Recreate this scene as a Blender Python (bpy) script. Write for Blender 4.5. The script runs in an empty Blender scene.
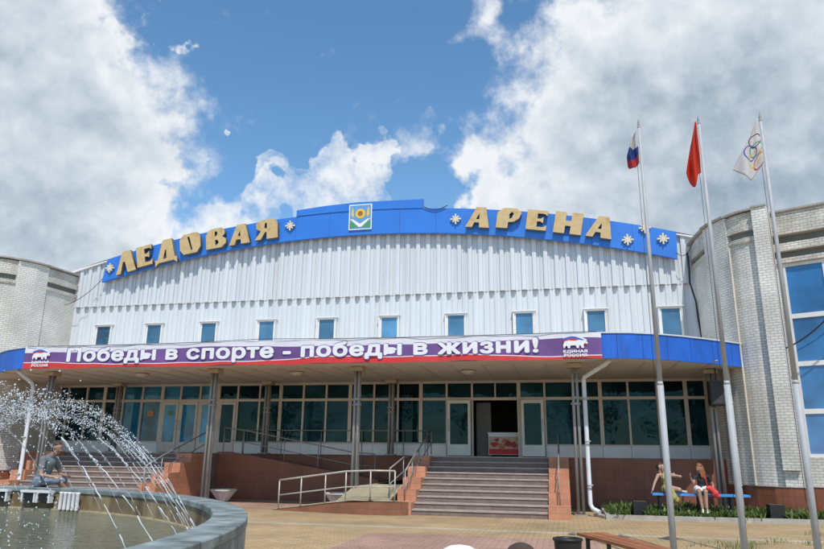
import bpy, bmesh, math, random
from mathutils import Vector, Matrix
random.seed(7)
rad = math.radians
sc = bpy.context.scene
COL = sc.collection

# ------------------------------------------------------------------ camera
F = 673.98; PITCH, YAW, ROLL = rad(14.9618), rad(-12.5783), rad(0.67701); EYE = 1.6
fw = Vector((math.sin(YAW)*math.cos(PITCH), math.cos(YAW)*math.cos(PITCH), math.sin(PITCH)))
rt0 = Vector((math.cos(YAW), -math.sin(YAW), 0)); up0 = rt0.cross(fw)
rt = rt0*math.cos(ROLL) + up0*math.sin(ROLL); up = -rt0*math.sin(ROLL) + up0*math.cos(ROLL)
cam = bpy.data.cameras.new('camera'); camo = bpy.data.objects.new('camera', cam); COL.objects.link(camo)
cam.sensor_width = 36; cam.lens = 36*F/824; cam.clip_start = .05; cam.clip_end = 3000
M = Matrix((rt, up, -fw)).transposed().to_4x4(); M.translation = (0, 0, EYE); camo.matrix_world = M
sc.camera = camo
def ray(x, y): return fw + rt*((x-412)/F) - up*((y-274.5)/F)
def at(x, y, Y):
    d = ray(x, y); return Vector((0, 0, EYE)) + d*(Y/d.y)
def atz(x, y, Z):
    d = ray(x, y); return Vector((0, 0, EYE)) + d*((Z-EYE)/d.z)

# ------------------------------------------------------------------ materials
def nodes(name):
    m = bpy.data.materials.new(name); m.use_nodes = True
    nt = m.node_tree; return m, nt, nt.nodes['Principled BSDF']
def N(nt, t, **k):
    n = nt.nodes.new(t)
    for a, b in k.items(): setattr(n, a, b)
    return n
def mat(name, col, rough=.6, var=.15, scale=3, bump=0, bscale=60, metal=0, spec=.5, streak=0, dirt=None):
    m, nt, p = nodes(name); L = nt.links.new
    p.inputs['Roughness'].default_value = rough; p.inputs['Metallic'].default_value = metal
    p.inputs['Specular IOR Level'].default_value = spec
    tc = N(nt, 'ShaderNodeTexCoord')
    n1 = N(nt, 'ShaderNodeTexNoise'); n1.inputs['Scale'].default_value = scale; n1.inputs['Detail'].default_value = 6; n1.inputs['Roughness'].default_value = .65
    if streak:
        mp = N(nt, 'ShaderNodeMapping'); mp.inputs['Scale'].default_value = (1, 1, streak); L(tc.outputs['Object'], mp.inputs[0]); L(mp.outputs[0], n1.inputs['Vector'])
    else: L(tc.outputs['Object'], n1.inputs['Vector'])
    mr = N(nt, 'ShaderNodeMapRange'); mr.inputs[1].default_value = .3; mr.inputs[2].default_value = .7
    mr.inputs[3].default_value = 1-var; mr.inputs[4].default_value = 1+var*.6; L(n1.outputs[0], mr.inputs[0])
    mx = N(nt, 'ShaderNodeMix', data_type='RGBA', blend_type='MULTIPLY'); mx.inputs['Factor'].default_value = 1
    mx.inputs['A'].default_value = (*col, 1); L(mr.outputs[0], mx.inputs['B'])
    out = mx.outputs['Result']
    if dirt:
        n2 = N(nt, 'ShaderNodeTexNoise'); n2.inputs['Scale'].default_value = dirt[1]; n2.inputs['Detail'].default_value = 8
        L(n1.inputs['Vector'].links[0].from_socket, n2.inputs['Vector'])
        r2 = N(nt, 'ShaderNodeMapRange'); r2.inputs[1].default_value = dirt[2]; r2.inputs[2].default_value = dirt[2]+.18; L(n2.outputs[0], r2.inputs[0])
        m2 = N(nt, 'ShaderNodeMix', data_type='RGBA'); L(r2.outputs[0], m2.inputs['Factor']); L(out, m2.inputs['A']); m2.inputs['B'].default_value = (*dirt[0], 1)
        out = m2.outputs['Result']
    L(out, p.inputs['Base Color'])
    if bump:
        nb = N(nt, 'ShaderNodeTexNoise'); nb.inputs['Scale'].default_value = bscale; nb.inputs['Detail'].default_value = 4; L(tc.outputs['Object'], nb.inputs['Vector'])
        b = N(nt, 'ShaderNodeBump'); b.inputs['Strength'].default_value = bump; b.inputs['Distance'].default_value = .02
        L(nb.outputs[0], b.inputs['Height']); L(b.outputs[0], p.inputs['Normal'])
    return m
def brick_mat(name, c1, c2, mort, w, h, ms, rough=.75, off=.5, bump=.3, var=.25, vscale=.8, streakcol=None):
    m, nt, p = nodes(name); L = nt.links.new; p.inputs['Roughness'].default_value = rough
    tc = N(nt, 'ShaderNodeTexCoord')
    b = N(nt, 'ShaderNodeTexBrick'); b.offset = off; L(tc.outputs['UV'], b.inputs['Vector'])
    b.inputs['Color1'].default_value = (*c1, 1); b.inputs['Color2'].default_value = (*c2, 1); b.inputs['Mortar'].default_value = (*mort, 1)
    b.inputs['Scale'].default_value = 1; b.inputs['Mortar Size'].default_value = ms; b.inputs['Brick Width'].default_value = w; b.inputs['Row Height'].default_value = h
    n = N(nt, 'ShaderNodeTexNoise'); n.inputs['Scale'].default_value = vscale; n.inputs['Detail'].default_value = 7; L(tc.outputs['Object'], n.inputs['Vector'])
    mr = N(nt, 'ShaderNodeMapRange'); mr.inputs[1].default_value = .3; mr.inputs[2].default_value = .7; mr.inputs[3].default_value = 1-var; mr.inputs[4].default_value = 1+var*.5; L(n.outputs[0], mr.inputs[0])
    mx = N(nt, 'ShaderNodeMix', data_type='RGBA', blend_type='MULTIPLY'); mx.inputs['Factor'].default_value = 1
    L(b.outputs['Color'], mx.inputs['A']); L(mr.outputs[0], mx.inputs['B']); L(mx.outputs['Result'], p.inputs['Base Color'])
    bp = N(nt, 'ShaderNodeBump'); bp.inputs['Strength'].default_value = bump; bp.inputs['Distance'].default_value = .01; bp.invert = True
    L(b.outputs['Fac'], bp.inputs['Height']); L(bp.outputs[0], p.inputs['Normal'])
    return m
def glass_mat(name, col, rough=.02, spec=.5, wob=.02, var=.5, tint=None):
    m, nt, p = nodes(name); L = nt.links.new
    p.inputs['Roughness'].default_value = rough; p.inputs['Specular IOR Level'].default_value = spec; p.inputs['IOR'].default_value = 1.5
    if tint: p.inputs['Specular Tint'].default_value = (*tint, 1)
    tc = N(nt, 'ShaderNodeTexCoord'); n = N(nt, 'ShaderNodeTexNoise'); n.inputs['Scale'].default_value = .9; n.inputs['Detail'].default_value = 3; L(tc.outputs['Object'], n.inputs['Vector'])
    mr = N(nt, 'ShaderNodeMapRange'); mr.inputs[1].default_value = .35; mr.inputs[2].default_value = .65; mr.inputs[3].default_value = 1-var; mr.inputs[4].default_value = 1+var; L(n.outputs[0], mr.inputs[0])
    oi = N(nt, 'ShaderNodeObjectInfo'); rv = N(nt, 'ShaderNodeMapRange'); rv.inputs[3].default_value = .45; rv.inputs[4].default_value = 1.5; L(oi.outputs['Random'], rv.inputs[0])
    vm = N(nt, 'ShaderNodeMix', data_type='RGBA', blend_type='MULTIPLY'); vm.inputs['Factor'].default_value = 1; vm.inputs['A'].default_value = (*col, 1); L(rv.outputs[0], vm.inputs['B'])
    mx = N(nt, 'ShaderNodeMix', data_type='RGBA', blend_type='MULTIPLY'); mx.inputs['Factor'].default_value = 1; L(vm.outputs['Result'], mx.inputs['A']); L(mr.outputs[0], mx.inputs['B']); L(mx.outputs['Result'], p.inputs['Base Color'])
    b = N(nt, 'ShaderNodeBump'); b.inputs['Strength'].default_value = wob; b.inputs['Distance'].default_value = .3; L(n.outputs[0], b.inputs['Height']); L(b.outputs[0], p.inputs['Normal'])
    return m

white_metal = mat('white_cladding', (.60, .625, .645), .5, .12, 1.3, streak=.10, dirt=((.52, .52, .50), 1.6, .62))
white_paint = mat('white_frame_paint', (.74, .73, .71), .5, .1, 2)
beige_paint = mat('beige_frame_paint', (.62, .56, .50), .5, .12, 2)
sill_paint = mat('pale_sill_panel', (.74, .74, .74), .5, .12, 1.5)
blue_panel = mat('blue_sign_sheet', (.03, .18, .62), .42, .10, .8)
blue_fascia = mat('blue_fascia_sheet', (.016, .13, .58), .45, .3, 1.6, streak=.3, dirt=((.02, .06, .32), 2.5, .6))
cream = mat('cream_letter_face', (.58, .42, .20), .55, .22, 3, dirt=((.44, .28, .11), 3, .52))
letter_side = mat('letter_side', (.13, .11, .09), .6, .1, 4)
soffit_m = mat('canopy_soffit', (.68, .625, .56), .7, .12, .7, dirt=((.55, .49, .42), 1.3, .62))
roof_m = mat('roofing', (.22, .23, .24), .7, .2, 1)
steel = mat('grey_pole_paint', (.40, .41, .42), .6, .12, 5)
col_m = mat('grey_column_paint', (.30, .29, .28), .55, .15, 4)
cap_m = mat('column_cap', (.46, .38, .26), .7, .15, 4)
pipe_m = mat('white_downpipe', (.66, .68, .70), .4, .1, 3)
rail_m = mat('handrail_paint', (.30, .29, .28), .45, .15, 8, metal=.3)
rail_l = mat('pale_handrail_paint', (.50, .46, .40), .45, .15, 8, metal=.2)
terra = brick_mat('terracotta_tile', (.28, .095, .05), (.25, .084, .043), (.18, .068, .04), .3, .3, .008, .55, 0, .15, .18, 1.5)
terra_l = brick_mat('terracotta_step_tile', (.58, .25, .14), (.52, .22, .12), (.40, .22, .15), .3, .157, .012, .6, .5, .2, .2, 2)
ramp_top = mat('ramp_paint', (.66, .60, .42), .8, .2, 2.5, bump=.2, dirt=((.52, .46, .33), 3, .6))
brick = brick_mat('cream_brick', (.76, .735, .67), (.68, .655, .59), (.44, .42, .38), .21, .08, .010, .85, .5, .5, .25, .7)
brick_d = brick_mat('weathered_brick', (.67, .63, .55), (.56, .53, .45), (.34, .32, .28), .21, .08, .010, .85, .5, .5, .35, 1.2)
lit_edge_cream = mat('lit_edge_cream', (.66, .60, .48), .7, .2, 3)
slot_m = mat('slot_panel', (.19, .20, .19), .8, .2, 2)
stone_cap = mat('parapet_cap', (.36, .33, .29), .8, .25, 3)
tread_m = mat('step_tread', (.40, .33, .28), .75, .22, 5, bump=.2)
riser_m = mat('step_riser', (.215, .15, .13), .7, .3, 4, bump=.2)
granite = mat('fountain_stone', (.27, .30, .30), .55, .22, 3, bump=.25, bscale=40, streak=.5, dirt=((.17, .2, .2), 1.6, .55))
inner_m = mat('fountain_inner_wall', (.30, .22, .12), .7, .6, 2.5, streak=.25, dirt=((.12, .075, .035), 2.2, .46))
glass_d = glass_mat('dark_teal_glass', (.007, .030, .040), .02, .20, .04, .7, (.45, .85, 1))
glass_b = glass_mat('reflected_blue_glass', (.03, .19, .34), .03, .3, .03, .6)  # reflected sky of the left panes goes into the base colour
glass_w = glass_mat('blue_window_glass', (.05, .14, .24), .02, .7, .02, .3)
glass_sky = glass_mat('painted_sky_glass', (.022, .135, .34), .02, .8, .015, .4)  # blue base colour carries the sky mirrored in the tall windows
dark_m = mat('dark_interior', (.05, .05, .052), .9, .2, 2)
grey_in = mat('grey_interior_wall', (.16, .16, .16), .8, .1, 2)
black_m = mat('black_paint', (.012, .012, .013), .5, .3, 6)
wood_m = mat('bench_wood', (.36, .125, .045), .5, .3, 2.5, streak=1, dirt=((.26, .08, .03), 6, .55))
blue_wood = mat('blue_bench_paint', (.05, .30, .72), .5, .2, 4)
bowl_m = mat('white_concrete', (.55, .54, .52), .8, .25, 6, bump=.3, dirt=((.3, .28, .25), 5, .58))
conc = mat('kerb_concrete', (.40, .37, .32), .85, .25, 4, bump=.3)
soil = mat('bed_soil', (.10, .075, .05), .95, .4, 6, bump=.6, bscale=25)
cable_m = mat('cable_rubber', (.02, .02, .022), .6, .1, 5)
lamp_m = mat('lamp_diffuser', (.55, .52, .46), .4, .05, 3)
snow = mat('cream_star', (.66, .60, .46), .55, .1, 4)
M_ = lambda n, c, r=.6, **k: mat(n, c, r, k.pop('var', .08), k.pop('scale', 4), **k)
white_t = M_('white_print', (.78, .78, .80)); violet = M_('violet_print', (.16, .075, .26), var=.35, scale=.6); outline_m = M_('violet_outline', (.15, .085, .30))
red_t = M_('red_print', (.62, .035, .035), var=.15); blue_t = M_('blue_print', (.03, .12, .50)); greylav = M_('pale_print', (.72, .70, .75))
yellow_t = M_('yellow_print', (.75, .50, .05)); brown_t = M_('brown_print', (.32, .13, .03)); green_t = M_('green_print', (.06, .28, .12)); sky_t = M_('azure_print', (.11, .30, .58))

# paving: small blocks in two colours, zones laid out on the ground
def paving():
    m, nt, p = nodes('block_paving'); L = nt.links.new; p.inputs['Roughness'].default_value = .85
    tc = N(nt, 'ShaderNodeTexCoord'); sx = N(nt, 'ShaderNodeSeparateXYZ'); L(tc.outputs['Object'], sx.inputs[0])
    b = N(nt, 'ShaderNodeTexBrick'); L(tc.outputs['Object'], b.inputs['Vector']); b.offset = .5
    b.inputs['Scale'].default_value = 1; b.inputs['Brick Width'].default_value = .24; b.inputs['Row Height'].default_value = .12; b.inputs['Mortar Size'].default_value = .010
    b.inputs['Color1'].default_value = (1, 1, 1, 1); b.inputs['Color2'].default_value = (.84, .84, .84, 1); b.inputs['Mortar'].default_value = (.55, .52, .5, 1)
    def math_(op, a, bb):
        n = N(nt, 'ShaderNodeMath', operation=op)
        for i, v in enumerate((a, bb)):
            if isinstance(v, (int, float)): n.inputs[i].default_value = v
            else: L(v, n.inputs[i])
        return n.outputs[0]
    X, Y = sx.outputs[0], sx.outputs[1]
    def mul(*a):
        r = a[0]
        for k in a[1:]: r = math_('MULTIPLY', r, k)
        return r
    d1 = math_('ADD', Y, math_('MULTIPLY', X, -.45))           # the pink field's slanting edge
    pinkA = mul(math_('LESS_THAN', Y, 14.7), math_('GREATER_THAN', X, -4.1), math_('LESS_THAN', X, .55), math_('GREATER_THAN', Y, 9.2))
    pinkB = mul(math_('GREATER_THAN', Y, 19.6), math_('LESS_THAN', X, -6.0))
    pinkC = mul(math_('GREATER_THAN', Y, 12.7), math_('LESS_THAN', Y, 14.7), math_('GREATER_THAN', X, 4.6))
    pink = math_('MAXIMUM', math_('MAXIMUM', pinkA, pinkB), pinkC)
    band = mul(math_('GREATER_THAN', Y, 15.75), math_('LESS_THAN', Y, 16.05))
    c = N(nt, 'ShaderNodeMix', data_type='RGBA'); c.inputs['A'].default_value = (.50, .355, .185, 1); c.inputs['B'].default_value = (.47, .29, .215, 1); L(pink, c.inputs['Factor'])
    c2 = N(nt, 'ShaderNodeMix', data_type='RGBA'); L(c.outputs['Result'], c2.inputs['A']); c2.inputs['B'].default_value = (.55, .46, .33, 1); L(band, c2.inputs['Factor'])
    mx = N(nt, 'ShaderNodeMix', data_type='RGBA', blend_type='MULTIPLY'); mx.inputs['Factor'].default_value = 1; L(c2.outputs['Result'], mx.inputs['A']); L(b.outputs['Color'], mx.inputs['B'])
    n = N(nt, 'ShaderNodeTexNoise'); n.inputs['Scale'].default_value = .5; n.inputs['Detail'].default_value = 9; n.inputs['Roughness'].default_value = .7; L(tc.outputs['Object'], n.inputs['Vector'])
    mr = N(nt, 'ShaderNodeMapRange'); mr.inputs[1].default_value = .3; mr.inputs[2].default_value = .7; mr.inputs[3].default_value = .66; mr.inputs[4].default_value = 1.14; L(n.outputs[0], mr.inputs[0])
    m2 = N(nt, 'ShaderNodeMix', data_type='RGBA', blend_type='MULTIPLY'); m2.inputs['Factor'].default_value = 1; L(mx.outputs['Result'], m2.inputs['A']); L(mr.outputs[0], m2.inputs['B'])
    n3 = N(nt, 'ShaderNodeTexNoise'); n3.inputs['Scale'].default_value = 1.3; n3.inputs['Detail'].default_value = 5; L(tc.outputs['Object'], n3.inputs['Vector'])
    r3 = N(nt, 'ShaderNodeMapRange'); r3.inputs[1].default_value = .63; r3.inputs[2].default_value = .74; r3.inputs[4].default_value = .6; L(n3.outputs[0], r3.inputs[0])
    m3 = N(nt, 'ShaderNodeMix', data_type='RGBA'); L(r3.outputs[0], m3.inputs['Factor']); L(m2.outputs['Result'], m3.inputs['A']); m3.inputs['B'].default_value = (.16, .12, .09, 1)
    L(m3.outputs['Result'], p.inputs['Base Color'])
    bp = N(nt, 'ShaderNodeBump'); bp.inputs['Strength'].default_value = .5; bp.inputs['Distance'].default_value = .01; bp.invert = True; L(b.outputs['Fac'], bp.inputs['Height']); L(bp.outputs[0], p.inputs['Normal'])
    return m
paving_m = paving()

# ------------------------------------------------------------------ mesh helpers
class MB:
    def __init__(s): s.v = []; s.f = []; s.m = []; s.uv = []; s.sm = []
    def add(s, pts): i = len(s.v); s.v += [Vector(p) for p in pts]; return i
    def face(s, idx, mi=0, uv=None, smooth=False):
        s.f.append(tuple(idx)); s.m.append(mi); s.sm.append(smooth)
        s.uv.append(uv if uv else [(s.v[k].x + s.v[k].y, s.v[k].z) for k in idx])
    def poly(s, pts, mi=0, uv=None): i = s.add(pts); s.face(range(i, i+len(pts)), mi, uv)
    def box(s, c, d, rz=0, mi=0):
        cx, cy, cz = c; hx, hy, hz = d[0]/2, d[1]/2, d[2]/2; ca, sa = math.cos(rz), math.sin(rz)
        P = [(-1,-1,-1),(1,-1,-1),(1,1,-1),(-1,1,-1),(-1,-1,1),(1,-1,1),(1,1,1),(-1,1,1)]
        i = s.add([(cx+x*hx*ca-y*hy*sa, cy+x*hx*sa+y*hy*ca, cz+z*hz) for x, y, z in P])
        for q in ((0,3,2,1),(4,5,6,7)): s.face([i+k for k in q], mi, [(P[k][0]*hx+cx, P[k][1]*hy+cy) for k in q])
        for q in ((0,1,5,4),(2,3,7,6)): s.face([i+k for k in q], mi, [(P[k][0]*hx+cx, P[k][2]*hz+cz) for k in q])
        for q in ((1,2,6,5),(3,0,4,7)): s.face([i+k for k in q], mi, [(P[k][1]*hy+cy, P[k][2]*hz+cz) for k in q])
    def bb(s, x0, x1, y0, y1, z0, z1, mi=0): s.box(((x0+x1)/2, (y0+y1)/2, (z0+z1)/2), (x1-x0, y1-y0, z1-z0), 0, mi)
    def prism(s, poly, z0, z1, mi=0, cap=None, smooth=False):   # counter-clockwise plan
        n = len(poly); zf0 = z0 if callable(z0) else (lambda x, y: z0); zf1 = z1 if callable(z1) else (lambda x, y: z1)
        a = s.add([(p[0], p[1], zf0(*p[:2])) for p in poly]); b = s.add([(p[0], p[1], zf1(*p[:2])) for p in poly]); u = 0
        for k in range(n):
            j = (k+1) % n; l = math.dist(poly[k][:2], poly[j][:2])
            s.face((a+k, a+j, b+j, b+k), mi, [(u, s.v[a+k].z), (u+l, s.v[a+j].z), (u+l, s.v[b+j].z), (u, s.v[b+k].z)], smooth); u += l
        cm = mi if cap is None else cap
        s.face([a+k for k in reversed(range(n))], cm, [poly[k][:2] for k in reversed(range(n))]); s.face([b+k for k in range(n)], cm, [tuple(p[:2]) for p in poly])
    def plate(s, poly, y0, y1, mi=0, side=None):                 # outline in x-z, thickness in y (front at y0)
        n = len(poly); a = s.add([(x, y0, z) for x, z in poly]); b = s.add([(x, y1, z) for x, z in poly])
        s.face([a+k for k in range(n)], mi); s.face([b+k for k in reversed(range(n))], mi if side is None else side)
        for k in range(n):
            j = (k+1) % n; s.face((a+j, a+k, b+k, b+j), mi if side is None else side)
    def tube(s, pts, r, seg=10, mi=0, caps=True):
        pts = [Vector(p) for p in pts]; n = len(pts); rs = r if isinstance(r, (list, tuple)) else [r]*n; rings = []; prev = None
        for k, p in enumerate(pts):
            t = (pts[min(k+1, n-1)] - pts[max(k-1, 0)]).normalized()
            if prev is None: a = t.cross(Vector((0, 0, 1))); a = a if a.length > .05 else t.cross(Vector((0, 1, 0)))
            else: a = prev - t*prev.dot(t)
            a.normalize(); prev = a; b = t.cross(a)
            rings.append(s.add([p + a*(rs[k]*math.cos(2*math.pi*q/seg)) + b*(rs[k]*math.sin(2*math.pi*q/seg)) for q in range(seg)]))
        for k in range(n-1):
            for q in range(seg):
                w = (q+1) % seg; s.face((rings[k]+q, rings[k]+w, rings[k+1]+w, rings[k+1]+q), mi, None, True)
        if caps:
            s.face([rings[0]+q for q in reversed(range(seg))], mi); s.face([rings[-1]+q for q in range(seg)], mi)
    def lathe(s, prof, c=(0, 0), seg=24, mi=0, smooth=True, a0=0, a1=2*math.pi):
        full = abs(a1-a0-2*math.pi) < 1e-6; m = seg if full else seg+1
        R = [s.add([(c[0]+r*math.cos(a0+(a1-a0)*q/seg), c[1]+r*math.sin(a0+(a1-a0)*q/seg), z) for q in range(m)]) for r, z in prof]
        for k in range(len(R)-1):
            for q in range(seg):
                w = (q+1) % m; s.face((R[k]+q, R[k]+w, R[k+1]+w, R[k+1]+q), mi, None, smooth)
    def octa(s, c, r, mi=0):
        x, y, z = c; i = s.add([(x+r, y, z), (x, y+r, z), (x-r, y, z), (x, y-r, z), (x, y, z+r), (x, y, z-r)])
        for q in ((0,1,4),(1,2,4),(2,3,4),(3,0,4),(1,0,5),(2,1,5),(3,2,5),(0,3,5)): s.face([i+k for k in q], mi, None, True)
    def build(s, name, mats, parent=None):
        off = wloc(parent); me = bpy.data.meshes.new(name)
        me.from_pydata([v - off for v in s.v], [], s.f)
        uvl = me.uv_layers.new(name='UVMap'); k = 0; flat = []
        for u in s.uv: flat += [c for p in u for c in p]
        uvl.data.foreach_set('uv', flat)
        for m in (mats if isinstance(mats, (list, tuple)) else [mats]): me.materials.append(m)
        me.polygons.foreach_set('material_index', s.m); me.polygons.foreach_set('use_smooth', s.sm); me.update()
        o = bpy.data.objects.new(name, me); COL.objects.link(o)
        if parent: o.parent = parent
        else: pass
        return o
LOC = {}
def wloc(p):
    v = Vector((0, 0, 0))
    while p is not None: v = v + p.location; p = p.parent
    return v
def tag(o, label, cat, group=None):
    o['label'] = label; o['category'] = cat
    if group: o['group'] = group
    return o
def thing(name, label, cat, loc, group=None):
    o = bpy.data.objects.new(name, None); COL.objects.link(o); o.location = loc; o.empty_display_size = .2
    return tag(o, label, cat, group)
def structure(o): o['kind'] = 'structure'; return o
def stuff(o): o['kind'] = 'stuff'; return o
def copy_tree(o, parent=None):
    c = o.copy(); COL.objects.link(c); c.parent = parent
    for ch in [x for x in sc.objects if x.parent == o]: copy_tree(ch, c)
    return c
def text_mesh(body, name, m, parent, x0, x1, zb, h, y, bold=0, depth=.01):
    """lettering stood up in the x-z plane: left edge x0 to right edge x1, baseline zb, capital height h"""
    c = bpy.data.curves.new(name, 'FONT'); c.body = body.replace('н', 'п'); c.size = 1; c.resolution_u = 3; c.space_character = 1.06
    t = bpy.data.objects.new(name, c); COL.objects.link(t); bpy.context.view_layer.update()
    me = bpy.data.meshes.new_from_object(t.evaluated_get(bpy.context.evaluated_depsgraph_get())); bpy.data.objects.remove(t)
    xs = [v.co.x for v in me.vertices]; a, b = min(xs), max(xs)
    if 'н' in body:                                            # the font's own н fills badly: reshape a п into it
        bm = bmesh.new(); bm.from_mesh(me); left = set(bm.verts); best = None
        while left:
            st = [left.pop()]; comp = set(st)
            while st:
                for ed in st.pop().link_edges:
                    for w_ in ed.verts:
                        if w_ not in comp: comp.add(w_); left.discard(w_); st.append(w_)
            if len(comp) == 8 and max(w_.co.y for w_ in comp) < .62 and (best is None or min(w_.co.x for w_ in comp) > min(w_.co.x for w_ in best)): best = comp
        xs8 = sorted(set(round(w_.co.x, 4) for w_ in best)); yt = max(w_.co.y for w_ in best); bmesh.ops.delete(bm, geom=list(best), context='VERTS')
        xa_, xb_, xc_, xd_ = xs8[0], xs8[1], xs8[-2], xs8[-1]; y1_, y2_ = yt*.41, yt*.60
        for q in ([(xa_, 0), (xb_, 0), (xb_, y1_), (xb_, y2_), (xb_, yt), (xa_, yt)], [(xb_, y1_), (xc_, y1_), (xc_, y2_), (xb_, y2_)], [(xc_, 0), (xd_, 0), (xd_, yt), (xc_, yt), (xc_, y2_), (xc_, y1_)]): bm.faces.new([bm.verts.new((x_, y_, 0)) for x_, y_ in q])
        bm.to_mesh(me); bm.free()
    off = wloc(parent); src = [v.co.copy() for v in me.vertices]; faces = [tuple(p.vertices) for p in me.polygons]; V_, F_ = [], []
    isl = list(range(len(src)))                                # strokes that overlap inside one glyph get a hair of depth each
    def root(i):
        while isl[i] != i: isl[i] = isl[isl[i]]; i = isl[i]
        return i
    for f in faces:
        for k in f[1:]: isl[root(k)] = root(f[0])
    ids = {}; lift = [ids.setdefault(root(i), len(ids)) % 7 * .00003 for i in range(len(src))]
    for n_, (sx_, sz_) in enumerate([(0, 0)] + [(bold*math.cos(q*math.pi/4), bold*.75*math.sin(q*math.pi/4)) for q in range(8)] if bold else [(0, 0)]):
        base = len(V_)
        for c_, li_ in zip(src, lift):
            x = x0 + bold + (c_.x-a)/(b-a)*(x1-x0-2*bold); z = zb + bold*.75 + c_.y/.729*(h-1.5*bold)
            V_.append(Vector((x+sx_, y - .0003*n_ - li_, z+sz_)) - off)
        for q_, f in enumerate(faces):                         # faces that overlap inside a glyph must not share a plane
            b_ = len(V_); V_ += [V_[base+k] - Vector((0, (q_*7 % 11)*.00002, 0)) for k in f]; F_.append(tuple(range(b_, b_+len(f))))
    me.clear_geometry(); me.from_pydata(V_, [], F_)
    me.materials.clear(); me.materials.append(m); me.name = name
    o = bpy.data.objects.new(name, me); COL.objects.link(o); o.parent = parent
    return o
exec_parts = []

# ------------------------------------------------------------------ ground
g = MB(); g.poly([(-900, -900, 0), (900, -900, 0), (900, 900, 0), (-900, 900, 0)])
structure(g.build('ground', paving_m))

# ------------------------------------------------------------------ the arena building
XM = -7.8; YG = 25.0; FL = 1.57
arena = thing('arena_building', 'white ribbed ice arena with arched roof, brick wings and a wide entrance canopy', 'building', (XM, 25, 0))
# cladding (real ribs): lower sheet and upper sheet, the upper ribs end in open mouths over the lower one
def roofz(x): return 47.0*math.sqrt(max(0, 1-((x-XM)/47.0)**2)) - 47.0 + 11.05
lo = MB(); up_ = MB(); x0, x1, md = -21.0, 5.2, .41; n = int((x1-x0)/md)
def sheet(mb, prof, z0, zt):
    xs = []
    for k in range(n):
        for fx, y in prof: xs.append((x0+(k+fx)*md, y))
    a = mb.add([(x, y, z0) for x, y in xs]); b = mb.add([(x, y, zt(x)) for x, y in xs])
    for k in range(len(xs)-1): mb.face((a+k, a+k+1, b+k+1, b+k), 0)
sheet(lo, [(0, 25.05), (.03, 25.085), (.40, 25.085), (.44, 25.05), (.52, 25.03), (.74, 25.02), (.96, 25.03)], 4.6, lambda x: 7.95)
sheet(up_, [(0, 25.02), (.03, 24.93), (.20, 24.92), (.40, 24.93), (.44, 25.015), (.66, 25.015), (.69, 24.98), (.77, 24.98), (.80, 25.015), (.995, 25.015)], 7.64, lambda x: roofz(x))
lo.build('lower_cladding', white_metal, arena); up_.build('upper_cladding', white_metal, arena)
e = MB()
arc = [(x0 + (x1-x0)*k/48) for k in range(49)]
e.prism([(x, 24.86) for x in arc] + [(x, 25.16) for x in reversed(arc)], lambda x, y: roofz(x)+.002, lambda x, y: roofz(x)+.09)
e.build('eaves_trim', white_paint, arena)
r = MB()
for k in range(48):
    a, b = arc[k], arc[k+1]; r.poly([(a, 25.16, roofz(a)), (b, 25.16, roofz(b)), (b, 75, roofz(b)), (a, 75, roofz(a))])
r.poly([(x, 75, roofz(x)) for x in arc] + [(x1, 75, 0), (x0, 75, 0)])
for x in (x0, x1): r.poly([(x, 25.16, 0), (x, 25.16, roofz(x)), (x, 75, roofz(x)), (x, 75, 0)])
r.build('roof', roof_m, arena)
# ten small windows
W10 = [(104.5, 325, 343, 13), (155, 323, 342, 14), (209.5, 321, 340.5, 15), (267, 320, 339, 17), (327, 318, 337, 18), (389.5, 316, 335.5, 19), (456, 314, 334.5, 20), (524, 312, 333.5, 20), (595.5, 309, 332.5, 21), (670, 306.5, 336, 21)]
for px, ya, yb, w in W10:
    c = at(px, ya, 24.95); c2 = at(px, yb, 24.95); x = c.x; zt = 6.80; zb = min(c2.z, 5.72); hw = .37
    if px > 640: zb = 5.3
    f = MB()
    f.bb(x-hw-.05, x-hw, 24.88, 25.1, zb, zt); f.bb(x+hw, x+hw+.025, 24.88, 25.1, zb, zt)
    f.bb(x-hw-.08, x+hw+.06, 24.84, 25.1, zt+.001, zt+.03); f.bb(x-hw-.08, x+hw+.06, 24.84, 25.1, zb-.04, zb-.001)
    f.bb(x-hw+.001, x-hw+.06, 24.93, 25.02, zb+.001, zt-.001); f.bb(x+hw-.06, x+hw-.001, 24.93, 25.02, zb+.001, zt-.001)
    f.bb(x-hw+.061, x+hw-.061, 24.93, 25.02, zt-.06, zt-.002); f.bb(x-hw+.061, x+hw-.061, 24.93, 25.02, zb+.002, zb+.06)
    w_ = f.build('upper_window', white_paint, arena)
    q = MB(); q.bb(x-hw+.062, x+hw-.062, 24.96, 24.98, zb+.062, zt-.062); q.build('pane', glass_w, w_)

# ---- canopy
YF = 19.4; ZB, ZT = 4.25, 4.95
rc = [(1.2, YF), (1.9, YF+.12), (2.6, YF+.42), (3.3, YF+.86), (4.0, YF+1.40), (4.7, YF+1.98), (5.28, YF+2.52), (5.7, YF+3.1), (5.88, YF+3.7), (5.9, YF+4.3), (5.9, 24.99)]
lc = [(2*XM-x-.6, y) for x, y in rc]; lc[0] = (-17.7, YF)
edge = list(reversed(lc)) + rc                               # left to right along the front
can = MB(); inner = [(x*1.0, y) for x, y in edge]
def inset(pts, d):
    out = []
    for k, p in enumerate(pts):
        a = Vector(pts[max(k-1, 0)]); b = Vector(pts[min(k+1, len(pts)-1)]); t = (b-a).normalized(); nrm = Vector((-t.y, t.x)); out.append((p[0]+nrm.x*d, p[1]+nrm.y*d))
    return out
ins = inset(edge, .05)
s_ = MB(); i0 = s_.add([(x, y, ZB+.03) for x, y in ins]); s_.face(list(range(i0, i0+len(ins))), 0, [(x, y) for x, y in ins])
i1 = s_.add([(x, y, ZT-.10) for x, y in ins]); s_.face(list(range(i1, i1+len(ins))), 0, [(x, y) for x, y in ins])
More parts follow.
